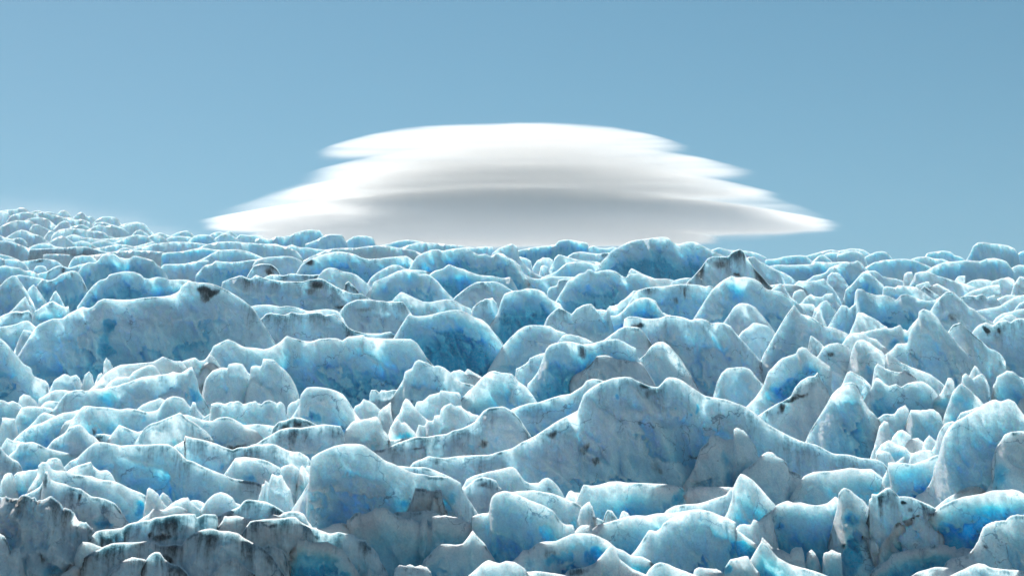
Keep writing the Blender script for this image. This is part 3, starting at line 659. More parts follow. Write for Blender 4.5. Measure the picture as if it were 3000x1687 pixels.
R|850|b3|A4|340,630 460,540 540,525 580,510 620,460 700,430 760,405 860,405 900,390 940,410 980,460 1030,500
R|840|g4|A4|-60,430 0,440 80,480 160,510 230,550 290,610
R|900|g3 c2 j2|A4|260,640 300,600 400,600 500,590 560,575 600,620 660,680 700,740
B|885|g5|A4|580,650 600,550 640,510 700,510 750,550 790,610 830,670 880,720
S|905|b5 g1|A4|780,690 880,590 940,520 1000,490 1050,540 1110,590 1160,640 1190,700
R|870|g4|A4|990,500 1080,490 1150,545 1210,560 1300,575 1380,600 1450,630 1520,655
B|872|w4|A4|1365,620 1370,530 1410,505 1450,505 1465,550 1480,600|small white egg-shaped ice block perched upright, upper right
R|880|g1|A4|1460,580 1480,520 1540,500 1620,500 1700,540 1800,570 1900,600 2000,630 2100,660 2200,700
D|903|w2|A4|1490,640 1560,610 1620,605 1640,640 1700,650
R|905|w2|A4|1620,660 1700,620 1760,650 1830,690 1900,740
D|860|c9|A4|1870,605 1900,560 1930,545 1985,545 1985,600
H|865|c4|A4|1980,630 2050,590 2130,575 2200,580 2260,600
B|890|w1|A4|2230,660 2260,600 2330,575 2420,560 2480,590 2500,680
B|895|w1|A4|2470,640 2530,550 2576,560 2700,590
R|910|w1|A4|1980,730 2060,690 2160,660 2240,640 2330,635 2350,720
D|925|g6 c7|A4|1530,680 1570,650 1620,680 1680,720 1730,750
R|930|b3|A4|1150,740 1160,660 1200,645 1280,660 1310,640 1400,645 1500,660 1560,700 1640,760 1700,800
R|945|c9 g3|A4|1910,770 2000,740 2100,740 2160,725 2200,760 2280,735 2300,770 2340,830
H|932|w1|A4|2300,780 2400,735 2500,740 2576,735 2640,740
R|965|w1 b1|A4|2080,900 2200,870 2330,850 2400,800 2480,760 2576,735 2650,730
R|1010|w1|A4|2290,970 2360,920 2430,905 2520,880 2600,870 2700,870
D|975|g5 c2|A4|2470,900 2520,830 2576,800 2650,790
D|1020|w1|A4|2300,1010 2380,945 2450,930 2500,960
S|930|g1|A4|10,710 80,640 130,620 170,660 220,740 260,800 320,820
R|900|g5|A4|-60,650 0,640 100,628 220,625 300,640 380,680
B|935|w2 b1|A4|243,790 245,750 260,710 310,685 360,690 390,740 385,790|round pale turquoise ice ball among grey slabs, upper right
R|960|g2 c2|A4|320,830 380,760 430,728 470,750 540,755 580,725 650,720 680,790 740,860 800,930
L|1000|g5|A4|470,880 540,810 590,790 650,850 720,960
R|975|w1|A4|240,880 300,825 400,825 460,830 490,880 560,980
S|1120|w1|A4|460,980 490,910 510,895 550,960 590,1040
"""
BLOBS = """
b B1 1100,350 75,75 10
b B1 1060,480 60,90 9
b B1 1100,590 110,55 10
b B1 1080,680 50,60 9
b B1 940,800 110,60 7
b B1 540,800 160,60 7
b B1 380,720 40,160 4
b B2 1800,660 90,110 10
b B2 1720,450 130,110 5
b B2 2150,720 130,110 7
b B2 2000,480 130,120 5
b B2 2310,750 25,50 9
b B2 950,720 90,60 4
b B2 1070,810 90,25 8
b B2 1365,675 12,12 10
b B2 2430,430 50,140 9
b B2 1400,830 110,70 4
b B2 730,985 40,25 6
b A2 2060,810 130,90 9
b A2 1390,880 120,60 6
b A2 1560,740 90,60 5
b A2 1120,700 100,70 5
b A2 395,345 18,18 8
b A1 1095,590 18,18 10
b A1 1805,450 25,30 10
b A1 1500,880 200,80 4
b A1 760,930 120,80 4
b A1 2540,900 30,25 7
b A3 1340,500 80,35 9
b A3 1500,450 25,100 6
b A3 1395,400 25,20 7
b A3 1030,600 40,50 8
b A3 610,870 60,50 8
b A3 2230,730 100,90 7
b A3 1650,820 120,110 6
b A3 150,930 180,90 6
b A3 900,1030 150,60 5
b A3 1340,900 120,60 7
b B3 1580,290 45,90 9
b B3 1390,595 42,42 8
b B3 2045,335 18,18 10
b B3 2265,432 14,18 10
b B3 1185,465 30,30 6
b B3 800,520 60,60 7
b B3 500,800 60,60 7
b B3 420,880 120,60 5
b B3 950,240 140,60 6
b B3 80,450 80,80 4
b B3 230,640 60,60 5
b B3 1068,905 25,35 10
b B3 200,1000 200,60 4
b C3 1070,50 25,32 10
b C3 1625,145 14,22 10
b C3 1810,215 14,16 10
b C3 1870,170 24,34 9
b C3 1215,428 18,13 8
b C3 850,460 35,60 6
b C3 2140,650 60,70 7
b C3 2180,850 60,110 8
b C3 1790,670 50,30 7
b C3 600,160 60,60 6
b C3 450,250 160,90 4
b C3 1950,470 40,30 6
b C3 1700,980 60,50 8
b B4 300,760 140,90 10
b B4 140,880 120,80 8
b B4 1440,150 40,40 11
b B4 1250,380 60,50 9
b B4 1380,320 60,40 7
b B4 1020,640 60,80 8
b B4 1020,760 40,60 10
b B4 1650,480 80,80 3
b B4 760,370 70,50 5
b B4 400,280 60,50 5
b B4 2090,430 45,15 8
b B4 1230,970 160,60 4
b B4 1740,970 120,60 7
b B4 1950,950 110,70 6
b B4 2500,850 100,80 5
b B4 2250,420 90,50 4
b C4 190,170 45,55 6
b C4 20,260 30,40 6
b C4 860,250 90,150 5
b C4 980,600 80,40 7
b C4 1480,360 40,40 8
b C4 1310,390 90,40 8
b C4 1380,540 80,40 5
b C4 1300,660 90,50 6
b C4 1420,850 200,120 6
b C4 2050,560 120,90 4
b C4 2000,780 200,120 5
b C4 2330,850 90,130 9
b C4 2240,960 120,50 8
b C4 1000,960 180,60 6
b D4 820,470 60,70 9
b D4 830,800 90,190 11
b D4 650,720 120,40 8
b D4 540,820 60,60 8
b D4 2240,430 200,110 9
b D4 1900,600 280,100 8
b D4 1700,880 200,60 8
b D4 1400,750 160,35 6
b D4 300,640 250,80 4
b D4 900,940 40,90 8
b D4 60,960 100,90 7
b D4 2255,860 35,30 8
b D3 830,830 130,100 11
b D3 2300,780 160,110 11
b D3 2150,930 60,100 11
b D3 2450,940 90,90 9
b D3 400,870 70,60 9
b D3 1660,250 80,60 10
b D3 1200,360 90,35 9
b D3 1330,960 130,50 8
b D3 100,680 260,110 6
b D3 1050,650 200,100 4
b D3 2450,420 100,60 6
b D3 180,900 60,60 6
b D2 500,250 55,110 11
b D2 640,190 18,20 10
b D2 2420,820 70,60 11
b D2 2400,650 180,120 4
b D2 1960,250 80,90 8
b D2 1490,280 60,40 8
b D2 1660,900 130,60 7
b D2 530,980 120,70 8
b D2 1110,950 40,70 9
b D2 1540,760 110,70 5
b D2 1200,820 50,50 7
b D2 1280,260 12,60 6
b D1 1420,360 60,90 10
b D1 1060,510 110,50 10
b D1 1850,220 200,60 7
b D1 1290,640 50,60 9
b D1 1140,640 110,60 6
b D1 380,130 60,60 9
b D1 560,960 90,70 9
b D1 260,960 60,70 8
b D1 1520,770 35,30 9
b D1 1790,560 35,35 7
b D1 1770,630 30,35 8
b D1 2250,700 40,30 7
b D1 2130,830 60,60 5
b D1 1000,480 60,80 7
b D1 1230,430 40,60 6
b D1 780,640 70,60 6
b C1 350,820 90,60 9
b C1 680,740 60,60 6
b C1 1080,130 80,70 7
b C1 440,580 60,60 7
b C1 640,630 90,40 6
b C1 2260,820 40,30 9
b C1 1750,570 25,30 9
b C1 1070,430 70,50 6
b C1 1980,100 60,100 9
b C1 2490,920 70,30 8
b C1 1440,345 25,20 8
b C1 980,360 40,40 6
b C1 800,330 40,40 5
b C1 240,740 60,80 6
b C2 590,300 70,50 10
b C2 890,560 30,40 10
b C2 1500,500 110,35 8
b C2 490,690 70,50 7
b C2 2450,510 25,45 9
b C2 2150,600 25,18 8
b C2 1860,600 50,40 5
b C2 120,370 60,40 4
b C2 100,240 30,80 3
b C2 1310,720 50,60 4
b A4 1440,1000 40,30 11
b A4 1300,930 200,90 5
b A4 820,600 90,60 5
b A4 1010,680 80,60 8
b A4 400,560 90,40 4
b A4 1260,630 20,20 7
b A4 2460,540 14,70 8
d B3 1340,770 130,45 12
d B3 1400,860 130,80 5
d B3 710,440 50,110 8
d B3 1290,210 110,40 9
d B3 1240,240 80,40 6
d A3 1730,690 25,90 7
d A3 1650,790 30,50 6
d A3 2100,420 120,60 6
d A3 2260,530 50,20 11
d A3 930,330 60,30 8
d A3 1430,790 50,25 9
d A1 2100,860 120,70 11
d A1 2060,930 60,70 9
d A1 700,700 60,50 8
d A1 390,560 160,20 8
d A1 640,650 20,60 8
d A1 1740,800 30,60 6
d A2 620,800 110,60 9
d A2 560,870 80,50 6
d A2 540,580 60,40 11
d A2 130,680 60,40 9
d B2 1100,190 200,25 4
d B2 850,170 70,20 9
d B4 180,920 140,40 12
d B4 320,880 130,40 8
d B4 2190,250 30,40 11
d B4 2310,240 50,40 9
d B4 2350,550 50,90 6
d B4 620,480 70,40 7
d B4 1860,120 80,60 5
d C4 120,130 60,100 9
d C4 1690,750 15,60 7
d C4 1330,250 10,10 1
d C3 730,550 60,60 5
d C3 860,680 35,50 7
d C3 1850,620 60,25 8
d C3 400,390 60,50 7
d C3 1480,760 80,70 4
d C2 2270,560 90,60 6
d C2 1850,740 160,40 7
d C2 540,370 60,35 9
d C2 780,400 90,40 6
d C2 1640,640 120,30 6
d C1 1370,640 60,50 6
d C1 2370,620 140,30 8
d C1 960,440 40,40 7
d C1 1570,420 80,40 5
d C1 1380,540 10,10 1
d D1 450,40 25,110 9
d D1 800,200 25,80 7
d D1 1540,600 40,80 9
d D1 1700,850 80,60 10
d D1 1640,650 130,40 8
d D1 1950,620 130,40 7
d D1 430,820 30,80 6
d D1 600,480 60,60 4
d D2 2270,120 90,60 6
d D2 150,500 140,40 8
d D2 640,610 70,50 7
d D2 130,790 50,50 7
d D3 650,980 160,50 8
d D3 400,770 120,80 4
d D4 1340,280 40,40 11
d D4 1440,390 90,60 5
d D4 2190,750 50,30 6
b B4 380,640 110,90 9
b B4 210,850 110,90 10
"""

# ---------------------------------------------------------------- traced crests
TILES = {'A1': (0, 600), 'A2': (750, 600), 'A3': (1500, 650), 'A4': (2250, 650),
         'B1': (0, 850), 'B2': (750, 850), 'B3': (1500, 900), 'B4': (2250, 900),
         'C1': (0, 1130), 'C2': (750, 1130), 'C3': (1500, 1150), 'C4': (2250, 1150),
         'D1': (0, 1387), 'D2': (750, 1387), 'D3': (1500, 1387), 'D4': (2250, 1387)}
S = 750.0 / 2576.0


def catmull(p, step):
    p = np.asarray(p, float)
    seg = np.hypot(*np.diff(p, axis=0).T)
    keep = np.concatenate([[True], seg > 0.01])
    p = p[keep]
    q = np.vstack([2 * p[0] - p[1], p, 2 * p[-1] - p[-2]])
    out = []
    for i in range(1, len(q) - 2):
        a, b, c, d = q[i - 1], q[i], q[i + 1], q[i + 2]
        # centripetal tangents keep corners from overshooting
        t01 = max(np.hypot(*(b - a)), 1e-3) ** 0.5
        t12 = max(np.hypot(*(c - b)), 1e-3) ** 0.5
        t23 = max(np.hypot(*(d - c)), 1e-3) ** 0.5
        m1 = (c - b + t12 * ((b - a) / t01 - (c - a) / (t01 + t12)))
        m2 = (c - b + t12 * ((d - c) / t23 - (d - b) / (t12 + t23)))
        n = max(2, int(math.ceil(np.hypot(*(c - b)) / step)))
        t = (np.arange(n) / n)[:, None]
        out.append((2 * t**3 - 3 * t**2 + 1) * b + (t**3 - 2 * t**2 + t) * m1 + (-2 * t**3 + 3 * t**2) * c + (t**3 - t**2) * m2)
    out.append(q[-2][None])
    return np.vstack(out)


def parse():
    rows = []
    for ln in RIDGES.strip().splitlines():
        f = ln.split('|')
        kind, base, fl, tile, pts = f[0], float(f[1]), f[2], f[3], f[4]
        lab = f[5] if len(f) > 5 else None
        ox, oy = TILES[tile]
        p = np.array([[float(v) for v in q.split(',')] for q in pts.split()])
        p = p * S + np.array([ox, oy])
        opt = {}
        for t in fl.split():
            opt[t[0]] = float(t[1:])
        if tile == 'D1': opt['g'] = opt.get('g', 0.0) + 1.5; opt['c'] = opt.get('c', 0.0) * 0.85 + 0.5
        rows.append(dict(kind=kind, b=base, opt=opt, p=p, label=lab))
    return rows


ROWS = parse()
rs = np.random.RandomState(11)


def extend_ends(p, b, kind):
    """carry crests that leave the picture on beyond it, then let both ends sink to the ground"""
    p = [tuple(v) for v in p]
    d = KD / (b - VY)
    if p[0][0] < 4:
        x, y = p[0]; H = b - y
        for k in range(7):
            x -= 70 + 40 * rs.rand(); y2 = y + H * (0.07 * k - 0.1) + 0.18 * H * (rs.rand() - 0.5)
            p.insert(0, (x, y2))
    if p[-1][0] > W0 - 4:
        x, y = p[-1]; H = b - y
        for k in range(7):
            x += 70 + 40 * rs.rand(); y2 = y + H * (0.07 * k - 0.1) + 0.18 * H * (rs.rand() - 0.5)
            p.append((x, y2))
    e1, e2 = (0.14, 0.20) if kind in 'SDBL' else (0.34, 0.55)
    x, y = p[0]; H = max(b - y, 4)
    p.insert(0, (x - e1 * H, y + 0.55 * H)); p.insert(0, (x - e2 * H, max(b + 8, y + H + 4)))
    x, y = p[-1]; H = max(b - y, 4)
    p.append((x + e1 * H, y + 0.55 * H)); p.append((x + e2 * H, max(b + 8, y + H + 4)))
    return np.array(p)


for i, r in enumerate(ROWS):
    r['i'] = i
    r['x0'], r['x1'] = r['p'][:, 0].min(), r['p'][:, 0].max()
    o = np.argsort(r['p'][:, 0], kind='stable')
    r['sx'], r['sy'] = r['p'][o, 0], r['p'][o, 1]
    r['blobs'] = []


def facets(x, y, seed):
    """broken planes: every cell of a jittered grid tilts its own way"""
    xi, yi = np.floor(x).astype(int), np.floor(y).astype(int)
    best = np.full(x.shape, 1e9); second = np.full(x.shape, 1e9); val = np.zeros(x.shape)
    s0 = int(seed * 7) & 255
    for a in (-1, 0, 1):
        for b_ in (-1, 0, 1):
            cx_, cy_ = xi + a, yi + b_
            h1 = _perm[(_perm[(cx_ + s0) & 255] + cy_) & 255]
            h2 = _perm[(h1 + 71) & 255]
            h3, h4 = _perm[(h2 + 13) & 255], _perm[(h2 + 97) & 255]
            px_, py_ = cx_ + h1 / 255.0, cy_ + h2 / 255.0
            dx, dy = x - px_, y - py_
            d = dx * dx + dy * dy
            v = dx * (h3 / 127.5 - 1) + dy * (h4 / 127.5 - 1) + (h1 / 255.0 - 0.5) * 0.5
            near = d < best
            second = np.where(near, best, np.minimum(second, d))
            val = np.where(near, v, val)
            best = np.where(near, d, best)
    edge = np.sqrt(second) - np.sqrt(best)
    return val * sstep(0.0, 0.18, edge), edge


def front_at(x, y):
    best = None
    for r in ROWS:
        if r['x0'] <= x <= r['x1'] and np.interp(x, r['sx'], r['sy']) < y + 2 and (best is None or r['b'] > best['b']) and y < r['b'] + 30:
            best = r
    return best


for ln in BLOBS.strip().splitlines():
    k, t, c, s, st = ln.split()
    ox, oy = TILES[t]
    u, v = [float(q) for q in c.split(',')]
    ru, rv = [float(q) for q in s.split(',')]
    x, y = ox + u * S, oy + v * S
    r = front_at(x, y)
    if r is not None:
        r['blobs'].append((k, x, y, ru * S, rv * S, float(st) / 10.0))

NAMES = {'R': 'ice_ridge', 'S': 'ice_spire', 'B': 'ice_block', 'H': 'ice_hummock', 'L': 'serac', 'D': 'ice_shard', 'M': 'ice_mound'}
CATS = {'R': 'ice ridge', 'S': 'ice spire', 'B': 'ice block', 'H': 'ice hummock', 'L': 'serac', 'D': 'ice shard', 'M': 'ice mound'}


def ground_z(D):
    return (H0 / 2 - VY) / F * D - KD / F - 14.0 * sstep(330, 900, D) - 3.0 * sstep(130, 330, D)


def build_ridge(r):
    b, opt, i = r['b'], r['opt'], r['i']
    D0 = KD / (b - VY)
    mpp = D0 / F                                   # metres per photograph pixel at that distance
    path = extend_ends(r['p'], b, r['kind'])
    step = QUAL * (3.2 if b > 760 else 2.6)
    c = catmull(path, step)
    n = len(c)
    seg = np.hypot(*np.diff(c, axis=0).T)
    al = np.concatenate([[0], np.cumsum(seg)])     # px along the crest
    seed = i * 3.71
    j = opt.get('j', 1.0)
    small = r['kind'] in 'DSB' and (r['x1'] - r['x0']) < 130
    if small: j = max(j, 1.5)
    # small raggedness of the crest
    amp = 0.8 * j * (1.0 if b > 800 else 0.6)
    jag = fbm(al / 34.0, seed, 0.3, 4, 0.6) * amp
    if j > 1.2:
        jag += np.maximum(0, ridged(al / 20.0, seed, 2.2, 2) - 0.6) * 2.2 * (j - 0.5)
    lin_s = np.concatenate([[0], np.cumsum(np.hypot(*np.diff(path, axis=0).T))])
    cl = np.linspace(0, 1, n)
    sp_ = np.concatenate([[0], np.cumsum(seg)]) / max(seg.sum(), 1e-6)
    # parameter of each control point on the smooth curve, so the straight version can be blended in
    ci = [int(np.argmin(np.hypot(*(c - q).T))) for q in path]
    ci[0], ci[-1] = 0, n - 1
    ci = np.maximum.accumulate(ci)
    u_, k_ = np.unique(ci, return_index=True)
    L_ = np.stack([np.interp(np.arange(n), u_, path[k_, 0]), np.interp(np.arange(n), u_, path[k_, 1])], -1)
    kl = 0.9 if small else 0.6
    c = (1 - kl) * c + kl * L_
    c[:, 1] -= jag * 0.9
    c[:, 0] += fbm(al / 20.0, seed, 9.3, 3, 0.5) * amp * 0.5
    width = c[:, 0].max() - c[:, 0].min()
    hpx = np.maximum(b - c[:, 1], 6.0)
    Hmax = hpx.max()
    # the crest wanders to and fro in depth
    meander = (fbm(c[:, 0] * mpp / 9.0, seed, 4.4, 3) * 0.22 * min(width, 260) * mpp
               + fbm(c[:, 0] * mpp / 2.6, seed, 6.4, 2) * 0.03 * min(width, 200) * mpp)
    D = D0 + meander
    X = (c[:, 0] - W0 / 2) / F * D
    Z = (H0 / 2 - c[:, 1]) / F * D
    ZG = ground_z(D) - 1.2
    Hm = np.maximum(Z - ZG, 0.3)
    t_ = opt.get('t', 1.0)
    nf = int(np.clip(Hmax / (3.4 * QUAL), 10, 150))
    tf = np.linspace(0, 1, nf + 1)[1:] ** 1.18
    tb = np.linspace(0, 1, 15)[1:] ** 1.6
    rad = (0.004 + 0.035 * sstep(0.0, 0.9, fbm(al / 80.0, seed, 37.0, 2))) * t_ ** 2 * np.clip(Hmax * mpp / 5.0, 0.4, 1.6) * (1 + 0.8 * np.clip(fbm(al / 40.0, seed, 31.0, 2), -0.8, 1.5))[None, :]
    Hs = Hmax * mpp

    def side(t, sgn):
        h = t[:, None] * Hm[None, :]
        hh = h / Hs
        Xg = np.broadcast_to(X, h.shape)
        # steepness varies along the face: bowls, buttresses
        k = (0.36 if sgn < 0 else 0.28) * t_ * (1 + 0.55 * fbm(Xg / (0.9 * Hs + 1.0), seed + 2 * sgn, hh * 0.5, 3))
        off = Hs * np.clip(k, 0.12, 1.2) * hh ** 1.08 + np.sqrt(h * rad * 2.0)
        return h, off
    hF, oF = side(tf, -1)
    hB, oB = side(tb, 1)
    h = np.vstack([hB[::-1], np.zeros((1, n)), hF])
    off = np.vstack([oB[::-1], np.zeros((1, n)), -oF])
    Yg = D[None, :] + off
    Xg = np.repeat(X[None, :], len(h), 0)
    Zg = Z[None, :] - h
    # relief in metres, growing away from the crest
    rgh = opt.get('r', 1.0)
    w = 1 - np.exp(-h / 0.35)
    w1 = 1 - np.exp(-h / (1.3 + 0.9 * np.clip(fbm(al / 55.0, seed, 41.0, 2), -1, 1))[None, :])
    L1, L2 = 4.2, 1.25
    sh = Zg * 0.32                                  # flutes lean
    q1 = fbm((Xg + sh) / L1, Zg / (L1 * 2.2), seed + Yg * 0.03, 3)
    q2 = ridged((Xg + sh) / (L1 * 0.62), Zg / (L1 * 1.5), seed + 5.0, 2)
    q3 = fbm((Xg + sh) / L2, Zg / (L2 * 1.5), seed + 8.0, 4, 0.55)
    q1 = np.tanh(q1 * 1.6) * 0.75
    q4 = fbm((Xg + sh) / 0.42, Zg / 0.55, seed + 15.0, 3, 0.6)
    rel = (0.85 * q1 + 0.38 * q2) * min(1.0, Hs / 6.0) * w1 + 0.26 * rgh * q3 * (0.35 + 0.65 * w1) + 0.11 * q4
    fx = Xg + 0.5 * q3 + sh * 1.4
    fz = Zg + 0.5 * q1
    f1, e1 = facets(fx / 2.6, fz / 4.2, seed + 3)
    f2, e2 = facets(fx / 0.95, fz / 1.5, seed + 9)
    rel += (0.85 * f1 * min(1.0, Hs / 5.0) * w1 + 0.34 * f2 * (0.3 + 0.7 * w1)) * (1.4 if small else 1.0)
    # flakes: shells that broke away and left a sharp edge over a fresher, bluer recess
    n1 = fbm((Xg + sh) / 5.5, Zg / 4.2, seed + 61, 3) + 0.16 * fbm(Xg / 0.7, Zg / 0.6, seed + 62, 3, 0.6) + 0.02
    flake = sstep(0.0, 0.05, n1)
    low = sstep(0.10, 0.35, h / Hs)
    rel += 0.42 * (flake - 0.6) * low * min(1.0, Hs / 4.0)
    fresh = (1 - flake) * sstep(-0.45, 0.0, n1) * low
    if rgh > 1.5:
        rel += 0.9 * ridged(Xg / 1.7, Zg / 2.2, seed + 2.0, 4) - 0.3
    hol = np.zeros_like(h)
    # photograph-space position of every vertex, for the coloured patches
    px = W0 / 2 + F * Xg / Yg
    py = H0 / 2 - F * Zg / Yg
    front = np.zeros_like(h); front[len(hB):] = 1
    wp = 16 if b > 1000 else 7
    wx = px + wp * fbm(px / 50.0, py / 50.0, seed, 3)
    wy = py + wp * fbm(px / 50.0, py / 50.0, seed + 50, 3)
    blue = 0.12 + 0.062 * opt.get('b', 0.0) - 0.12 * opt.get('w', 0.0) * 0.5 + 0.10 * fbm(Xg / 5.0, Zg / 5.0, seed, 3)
    # light coming through the ice painted in: paler along the crest, bluer farther down
    crest_glow = np.exp(-h / (0.16 * Hs + 0.35))
    blue = blue * (1 - 0.85 * crest_glow) + (0.15 + 0.055 * opt.get('b', 0.0)) * sstep(0.05, 0.7, h / Hs) + (0.11 + 0.03 * opt.get('b', 0.0)) * fresh
    grey = 0.02 + 0.095 * opt.get('g', 0.0) * (0.75 + 0.5 * fbm(Xg / 3.5, Zg / 3.5, seed + 20, 3)) + 0.04
    grey = grey * (1 - 0.7 * fresh)
    cz = opt.get('c', 0.0) / 10.0
    along = fbm(al / 60.0, seed, 13.0, 2)
    crest_d = cz * np.clip(0.75 + 1.1 * along, 0, 1.3)
    dep = (0.5 + 0.16 * Hs) * (0.8 + 0.6 * fbm(al / 18.0, seed, 21.0, 3))
    crest_d = np.maximum(crest_d, 0.42 * sstep(0.15, 0.7, fbm(al / 45.0, seed, 77.0, 3)) * (1 - min(1.0, opt.get('w', 0.0))) * (b > 760))
    dirt = crest_d[None, :] * np.exp(-h / np.maximum(dep[None, :], 0.1)) * 1.25 + 0.03 * opt.get('g', 0.0) * np.exp(-h / Hs * 2) * np.clip(0.6 + fbm(Xg / 2.5, Zg / 6.0, seed + 33, 3), 0, 1)
    dirt = dirt * sstep(-0.02, 0.12, h) * front
    line = np.exp(-((h - 0.10) / 0.13) ** 2) * (0.9 * sstep(-0.15, 0.5, fbm(al / 70.0, seed, 91.0, 3)) * (1.0 - 0.5 * min(1.0, opt.get('w', 0.0))) + 0.5 * cz)[None, :]
    dirt = np.maximum(dirt, line * front * (0.85 if b > 780 else 0.5))
    if 'd' in opt:
        dirt = np.maximum(dirt, opt['d'] / 10.0 * 0.6)
    for (k, bx, by, rx, ry, s) in r['blobs']:
        d2 = np.sqrt(((wx - bx) / rx) ** 2 + ((wy - by) / ry) ** 2)
        if k == 'b' and rx > 16:
            hard = 0.35 if s >= 1.0 else (0.15 if s > 0.75 else 0.0)
            m = ((1 - hard) * sstep(1.7, 0.0, d2) + hard * sstep(1.0, 0.75, d2 + 0.15 * fbm(px / 20.0, py / 20.0, seed + 70, 3, 0.5))) * front
        elif k == 'b':
            m = sstep(1.4, 0.2, d2) * front
            s = s * (0.8 if b == 1500 else 0.6)
        else:
            m = sstep(1.35, 0.1, d2) * front
        if k == 'b':
            blue = np.maximum(blue, s * m + blue * (1 - m))
            grey = grey * (1 - 0.9 * m * min(1, s * 1.2))
            hol += m * s * min(rx * mpp * 0.25, 0.45)
        else:
            dirt = np.maximum(dirt, s * m * 1.1)
            grey = np.maximum(grey, 0.5 * s * m)
    rel = rel - hol * (np.where(front > 0, 1, 0))
    Y0 = D[None, :]
    Yg = Yg - rel * w * np.where(front > 0, 1, -1)
    lim = 0.25 * np.abs(off)                        # never let the two faces cross
    Yg = np.where(front > 0, np.minimum(Yg, Y0 - lim), np.maximum(Yg, Y0 + lim))
    Xg = Xg + 0.12 * w * q3 * rgh
    P = np.stack(to_world(Xg, Yg, Zg), -1)
    # object origin at the base
    kx = int(np.argmax(hpx))
    base = np.array(to_world(X[kx], D[kx], ZG[kx]))
    uv = np.stack([np.repeat((al * mpp)[None, :], len(h), 0) + seed, h], -1)
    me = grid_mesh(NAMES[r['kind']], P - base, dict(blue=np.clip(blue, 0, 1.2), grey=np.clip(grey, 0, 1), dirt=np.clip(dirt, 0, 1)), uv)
    ob = link(NAMES[r['kind']], me, ICE, r['label'], CATS[r['kind']], None, r.get('group'))
    ob.location = base
    return len(P.reshape(-1, 3))


# ---------------------------------------------------------------- ground: the glacier surface
def glacier_surface():
    ys = 40 * (1500 / 40.0) ** np.linspace(0, 1, 220)
    xs = np.linspace(-1, 1, 260)
    Y = np.repeat(ys[:, None], len(xs), 1)
    X = xs[None, :] * (30 + 0.45 * Y)
    Z = ground_z(Y)
    Z = Z + 1.1 * fbm(X / 9.0, Y / 11.0, 0.7, 4) + 0.6 * ridged(X / 7.0, Y / 9.0, 2.0, 3) - 1.4
    far = sstep(820, 1150, Y)
    Z = Z - far * (Y - 820) * 0.12
    P = np.stack(to_world(X, Y, Z), -1)
    z = np.zeros_like(X)
    me = grid_mesh("glacier_surface", P, dict(blue=z + 0.45 + 0.2 * fbm(X / 9.0, Y / 9.0, 3.0), grey=z + 0.2, dirt=z), np.stack([X, Y], -1))
    link("glacier_surface", me, ICE, None, None, "structure")


def haze_box():
    x0, x1, y0, y1, z0, z1 = -900, 900, -60, 1700, -80, 340
    v = [(x, y, z) for x in (x0, x1) for y in (y0, y1) for z in (z0, z1)]
    f = [(0, 1, 3, 2), (4, 6, 7, 5), (0, 4, 5, 1), (2, 3, 7, 6), (0, 2, 6, 4), (1, 5, 7, 3)]
    me = bpy.data.meshes.new("haze"); me.from_pydata(v, [], f); me.update()
    m = bpy.data.materials.new("haze"); m.use_nodes = True
    nt = m.node_tree; nt.nodes.clear()
    pv = nt.nodes.new("ShaderNodeVolumePrincipled")
    pv.inputs['Color'].default_value = (0.86, 0.94, 1.0, 1)
    pv.inputs['Density'].default_value = HAZE
    pv.inputs['Anisotropy'].default_value = 0.0
    o = nt.nodes.new("ShaderNodeOutputMaterial"); nt.links.new(pv.outputs[0], o.inputs['Volume'])
    link("haze", me, m, None, None, "stuff")


